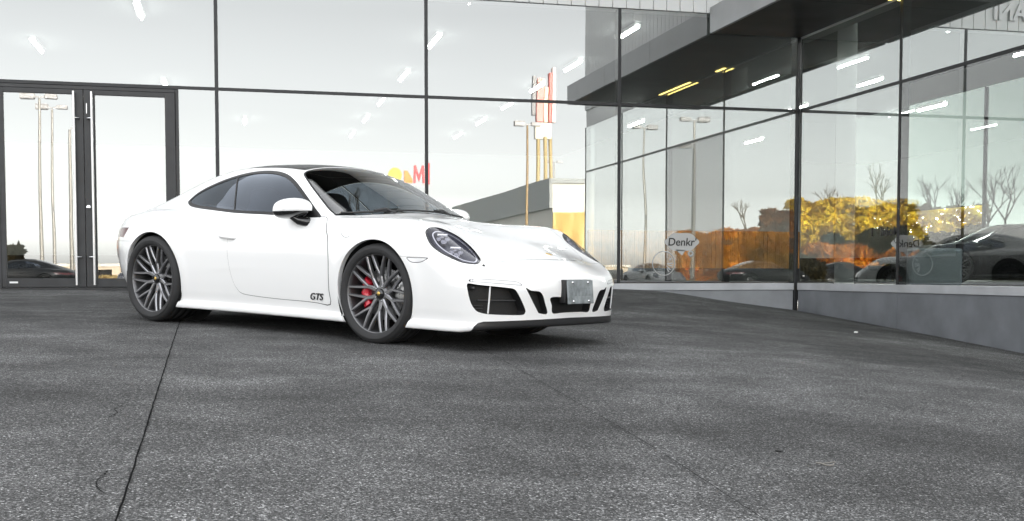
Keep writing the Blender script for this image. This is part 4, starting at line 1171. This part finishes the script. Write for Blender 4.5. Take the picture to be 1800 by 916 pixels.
# buildings over the road
def far_building(name, loc, size, wall, roofc, label, rows=1, cols=6, band=None):
    w_, d_, h_ = size
    b = MB().box((-w_/2,-d_/2,-1.5), (w_/2,d_/2,h_)); o = b.build(name, wall); o.location = loc
    MB().box((-w_/2-.2,-d_/2-.2,h_), (w_/2+.2,d_/2+.2,h_+.3)).build('roof_edge', roofc, o)
    gm = M['black']
    for r_ in range(rows):
        for c_ in range(cols):
            x = -w_/2+w_*(c_+.5)/cols; z = h_*(r_+.45)/rows
            MB().box((x-w_/cols*.3, d_/2, z-.6), (x+w_/cols*.3, d_/2+.06, z+.6)).build('window', gm, o)
    if band: MB().box((-w_/2-.25,-d_/2-.25,h_-1.7), (-w_/2-.02,d_/2+.1,h_+.31)).build('fascia_band', band, o)
    return tag(o, label, 'building')
pale = noisy(mat('pale_render', (.72,.70,.64), .8), .6, .08)
def streaky(name, a, b, c):
    m = mat(name, a, .85); t = m.node_tree; p = t.nodes['Principled BSDF']
    tc = t.nodes.new('ShaderNodeTexCoord'); mp = t.nodes.new('ShaderNodeMapping'); mp.inputs['Scale'].default_value = (1.1, 1.1, .22)
    n = t.nodes.new('ShaderNodeTexNoise'); n.inputs['Scale'].default_value = .9; n.inputs['Detail'].default_value = 7; n.inputs['Roughness'].default_value = .65
    r = t.nodes.new('ShaderNodeValToRGB'); e = r.color_ramp.elements; e.new(.5)
    for el, q, cc in zip(e, (.32,.5,.66), (c, a, b)): el.position = q; el.color = (*cc, 1)
    t.links.new(tc.outputs['Object'], mp.inputs[0]); t.links.new(mp.outputs[0], n.inputs['Vector']); t.links.new(n.outputs[0], r.inputs[0]); t.links.new(r.outputs[0], p.inputs['Base Color'])
    return m
ochre = streaky('ochre_brick', (.46,.23,.045), (.60,.36,.07), (.16,.075,.02))
brick = streaky('rust_brick', (.42,.17,.035), (.52,.26,.06), (.12,.045,.015))
grey = mat('grey_cladding', (.30,.32,.32), .6)
far_building('shop_building', (26, -61, 0), (9, 34, 7.0), pale, grey, 'pale shop with a grey fascia band, mirrored beside the lamp', 1, 3, grey)
MB().box((-4.5,17.02,-1), (4.5,17.15,5.0), 0).build('ochre_front', streaky('gold_render', (.60,.40,.12), (.74,.60,.30), (.34,.18,.04)), bpy.data.objects['shop_building'])
far_building('white_kiosk', (34.5, -46, 0), (5, 5, 7.1), pale, pale, 'bright white block mirrored at the end of the shop', 1, 2)
MB().box((-2.6,2.52,-1), (2.6,2.7,5.7), 0).box((-2.7,-2.4,-1), (-2.52,2.5,5.7), 0).build('ochre_base', ochre, bpy.data.objects['white_kiosk'])
far_building('beige_building', (-12, -110, 0), (40, 12, 1.7), noisy(mat('beige_render', (.62,.53,.42), .8), .5, .12), pale, 'low beige hall mirrored behind the door leaves', 1, 12)
# bare trees
def bare_tree(seed):
    r_ = random.Random(seed); b = MB()
    def grow(p, d, L, rad, lev):
        q = p+d*L
        b.tube([p, p+d*L*.5+Vector((r_.uniform(-1,1), r_.uniform(-1,1), 0))*L*.05, q], [rad, rad*.82, rad*.62], 5, caps=False)
        if lev == 0: return
        for k in range(3 if lev > 1 else 2):
            nd = (d+Vector((r_.uniform(-1,1), r_.uniform(-1,1), r_.uniform(-.1,.7)))*.75).normalized()
            grow(q, nd, L*r_.uniform(.55,.8), rad*.58, lev-1)
    grow(Vector((0,0,2.2)), Vector((0,0,1)), 1.8, .10, 4)
    return b
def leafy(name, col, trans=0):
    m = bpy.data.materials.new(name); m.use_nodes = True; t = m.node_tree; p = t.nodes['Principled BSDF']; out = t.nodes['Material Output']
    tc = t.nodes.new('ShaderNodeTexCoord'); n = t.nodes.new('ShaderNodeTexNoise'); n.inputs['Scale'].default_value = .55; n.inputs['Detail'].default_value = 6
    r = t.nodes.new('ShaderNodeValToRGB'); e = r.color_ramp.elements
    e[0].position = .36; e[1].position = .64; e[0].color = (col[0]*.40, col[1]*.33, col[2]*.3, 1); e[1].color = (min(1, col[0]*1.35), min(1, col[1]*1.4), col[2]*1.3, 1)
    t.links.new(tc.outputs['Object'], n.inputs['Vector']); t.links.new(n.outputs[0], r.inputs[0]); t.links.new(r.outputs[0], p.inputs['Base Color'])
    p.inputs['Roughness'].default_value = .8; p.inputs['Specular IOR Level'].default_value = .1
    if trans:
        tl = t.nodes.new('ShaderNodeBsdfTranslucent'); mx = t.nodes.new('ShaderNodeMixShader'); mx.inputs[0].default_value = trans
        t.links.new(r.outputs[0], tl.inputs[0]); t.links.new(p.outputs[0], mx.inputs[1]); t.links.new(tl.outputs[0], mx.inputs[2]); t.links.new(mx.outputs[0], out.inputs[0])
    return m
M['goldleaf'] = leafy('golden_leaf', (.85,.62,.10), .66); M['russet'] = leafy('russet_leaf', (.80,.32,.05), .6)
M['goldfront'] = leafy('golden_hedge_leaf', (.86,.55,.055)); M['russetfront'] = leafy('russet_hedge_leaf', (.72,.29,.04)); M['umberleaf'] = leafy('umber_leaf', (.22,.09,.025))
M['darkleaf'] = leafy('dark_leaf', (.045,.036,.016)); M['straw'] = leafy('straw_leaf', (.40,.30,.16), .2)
def hedge(name, a, b, depth, h, m, label, n=6000, wob=.12, size=.30, cat='hedge'):
    """a clipped hedge from ground point a to ground point b, built of leaf clumps"""
    a = Vector((a[0], a[1])); b = Vector((b[0], b[1])); L = (b-a).length; d = (b-a)/L; nn = Vector((-d.y, d.x))
    r_ = random.Random(int(a.x*7+b.y)); V = []; F = []; ph = r_.uniform(0, 6)
    for k in range(n):
        x = r_.random()*L; hh = h*(1-wob+wob*(.6*math.sin(x*1.1+ph)+.4*math.sin(x*2.7+2*ph)))
        z = hh*r_.random()**.7; q = d*(x-L/2)+nn*(r_.uniform(-.5,.5)*depth); s_ = r_.uniform(.5,1.2)*size
        u = Vector((r_.gauss(0,1), r_.gauss(0,1), r_.gauss(0,1))).normalized(); v = u.orthogonal().normalized(); c = Vector((q.x, q.y, z))
        i = len(V); V += [c-u*s_, c+v*s_*.6, c+u*s_, c-v*s_*.6]; F.append([i,i+1,i+2,i+3])
    mid = (a+b)/2; o = mk(name, V, F, m); o.location = (mid.x, mid.y, float(gz(mid.x, mid.y))-.1)
    return tag(o, label, cat)
hedge('hedge', (28,-52), (44,-52), 3, 4.2, M['straw'], 'golden hedge mirrored at the left of the glazed corner', 4000)
hedge('hedge', (-19,-75), (7,-75), 2, .9, M['straw'], 'straw-coloured hedge mirrored low in the door leaves', 2500)
# behind the camera, mirrored twice in the glazed corner
g2 = lambda px, Zc: cam_pt(px, 482, Zc)[:2]
def g3(px, Zc):
    q = cam_pt(px, 482, Zc); return (2*XW-q[0], 2*D-q[1])
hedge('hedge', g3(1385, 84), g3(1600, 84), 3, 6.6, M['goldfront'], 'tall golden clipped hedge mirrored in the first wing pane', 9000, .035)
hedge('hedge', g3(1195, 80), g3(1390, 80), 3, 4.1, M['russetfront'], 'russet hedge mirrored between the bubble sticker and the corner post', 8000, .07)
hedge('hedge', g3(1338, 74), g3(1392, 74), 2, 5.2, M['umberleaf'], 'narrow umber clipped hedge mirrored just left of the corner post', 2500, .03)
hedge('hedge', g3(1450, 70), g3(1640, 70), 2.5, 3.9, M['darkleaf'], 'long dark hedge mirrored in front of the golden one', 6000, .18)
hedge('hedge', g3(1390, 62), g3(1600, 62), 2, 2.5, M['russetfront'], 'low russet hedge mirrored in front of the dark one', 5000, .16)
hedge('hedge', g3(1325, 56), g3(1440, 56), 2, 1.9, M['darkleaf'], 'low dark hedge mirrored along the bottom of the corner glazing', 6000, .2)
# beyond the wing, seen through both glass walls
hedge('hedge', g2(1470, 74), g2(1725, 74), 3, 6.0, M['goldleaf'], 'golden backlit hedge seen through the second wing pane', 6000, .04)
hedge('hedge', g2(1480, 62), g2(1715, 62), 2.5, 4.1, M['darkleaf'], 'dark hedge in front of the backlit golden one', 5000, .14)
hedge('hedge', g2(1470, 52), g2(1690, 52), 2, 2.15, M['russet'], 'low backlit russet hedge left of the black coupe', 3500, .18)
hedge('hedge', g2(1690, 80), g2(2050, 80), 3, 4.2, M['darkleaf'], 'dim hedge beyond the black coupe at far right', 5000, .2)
tree0 = None
for k, (x, y, s_) in enumerate([tuple(g3(px, z_))+(q_,) for px, z_, q_ in ((1455,98,1.25),(1310,98,1.1),(1545,100,1.4))]+[tuple(g2(px, z_))+(q_,) for px, z_, q_ in ((1640,86,1.3),(1668,90,1.2),(1735,84,1.25),(1765,88,1.35),(1800,92,1.2))]+[(14,-95,1.5)]):
    t_ = bare_tree(k); tr = MB().tube([(0,0,-.5),(0,0,1.2),(0,0,2.25)], [.16,.13,.10], 8)
    o = empty('bare_tree', (x, y, float(gz(x, y)))); o.scale = (s_,)*3
    tr.build('trunk', M['bark'], o); t_.build('crown', M['bark'], o)
    tag(o, ('bare winter tree mirrored above the hedges of the corner glazing', 'bare winter tree seen through the wing beyond the black coupe', 'bare winter tree mirrored below the letter sign')[0 if k < 3 else (1 if k < 8 else 2)], 'tree', ('bare trees mirrored in the corner', 'bare trees beyond the wing', None)[0 if k < 3 else (1 if k < 8 else 2)])
# cars parked across the forecourt
for loc, hd, col, lab in (((-8.4,-19.0), 184, (.012,.013,.015), 'dark parked coupe mirrored low in the left door leaf'),
                          ((-3.5,-21.0), 95, (.35,.35,.36), 'silver parked car mirrored low in the right door leaf'),
                          ((-14.5,-22.0), 178, (.010,.011,.013), 'dark parked car mirrored low beside the wheel sticker'),
                          ((-20.5,-22.5), 182, (.008,.009,.010), 'black parked car mirrored just left of the corner post')):
    place_car((loc[0], loc[1], float(gz(loc[0], loc[1]))), hd, col, lab)
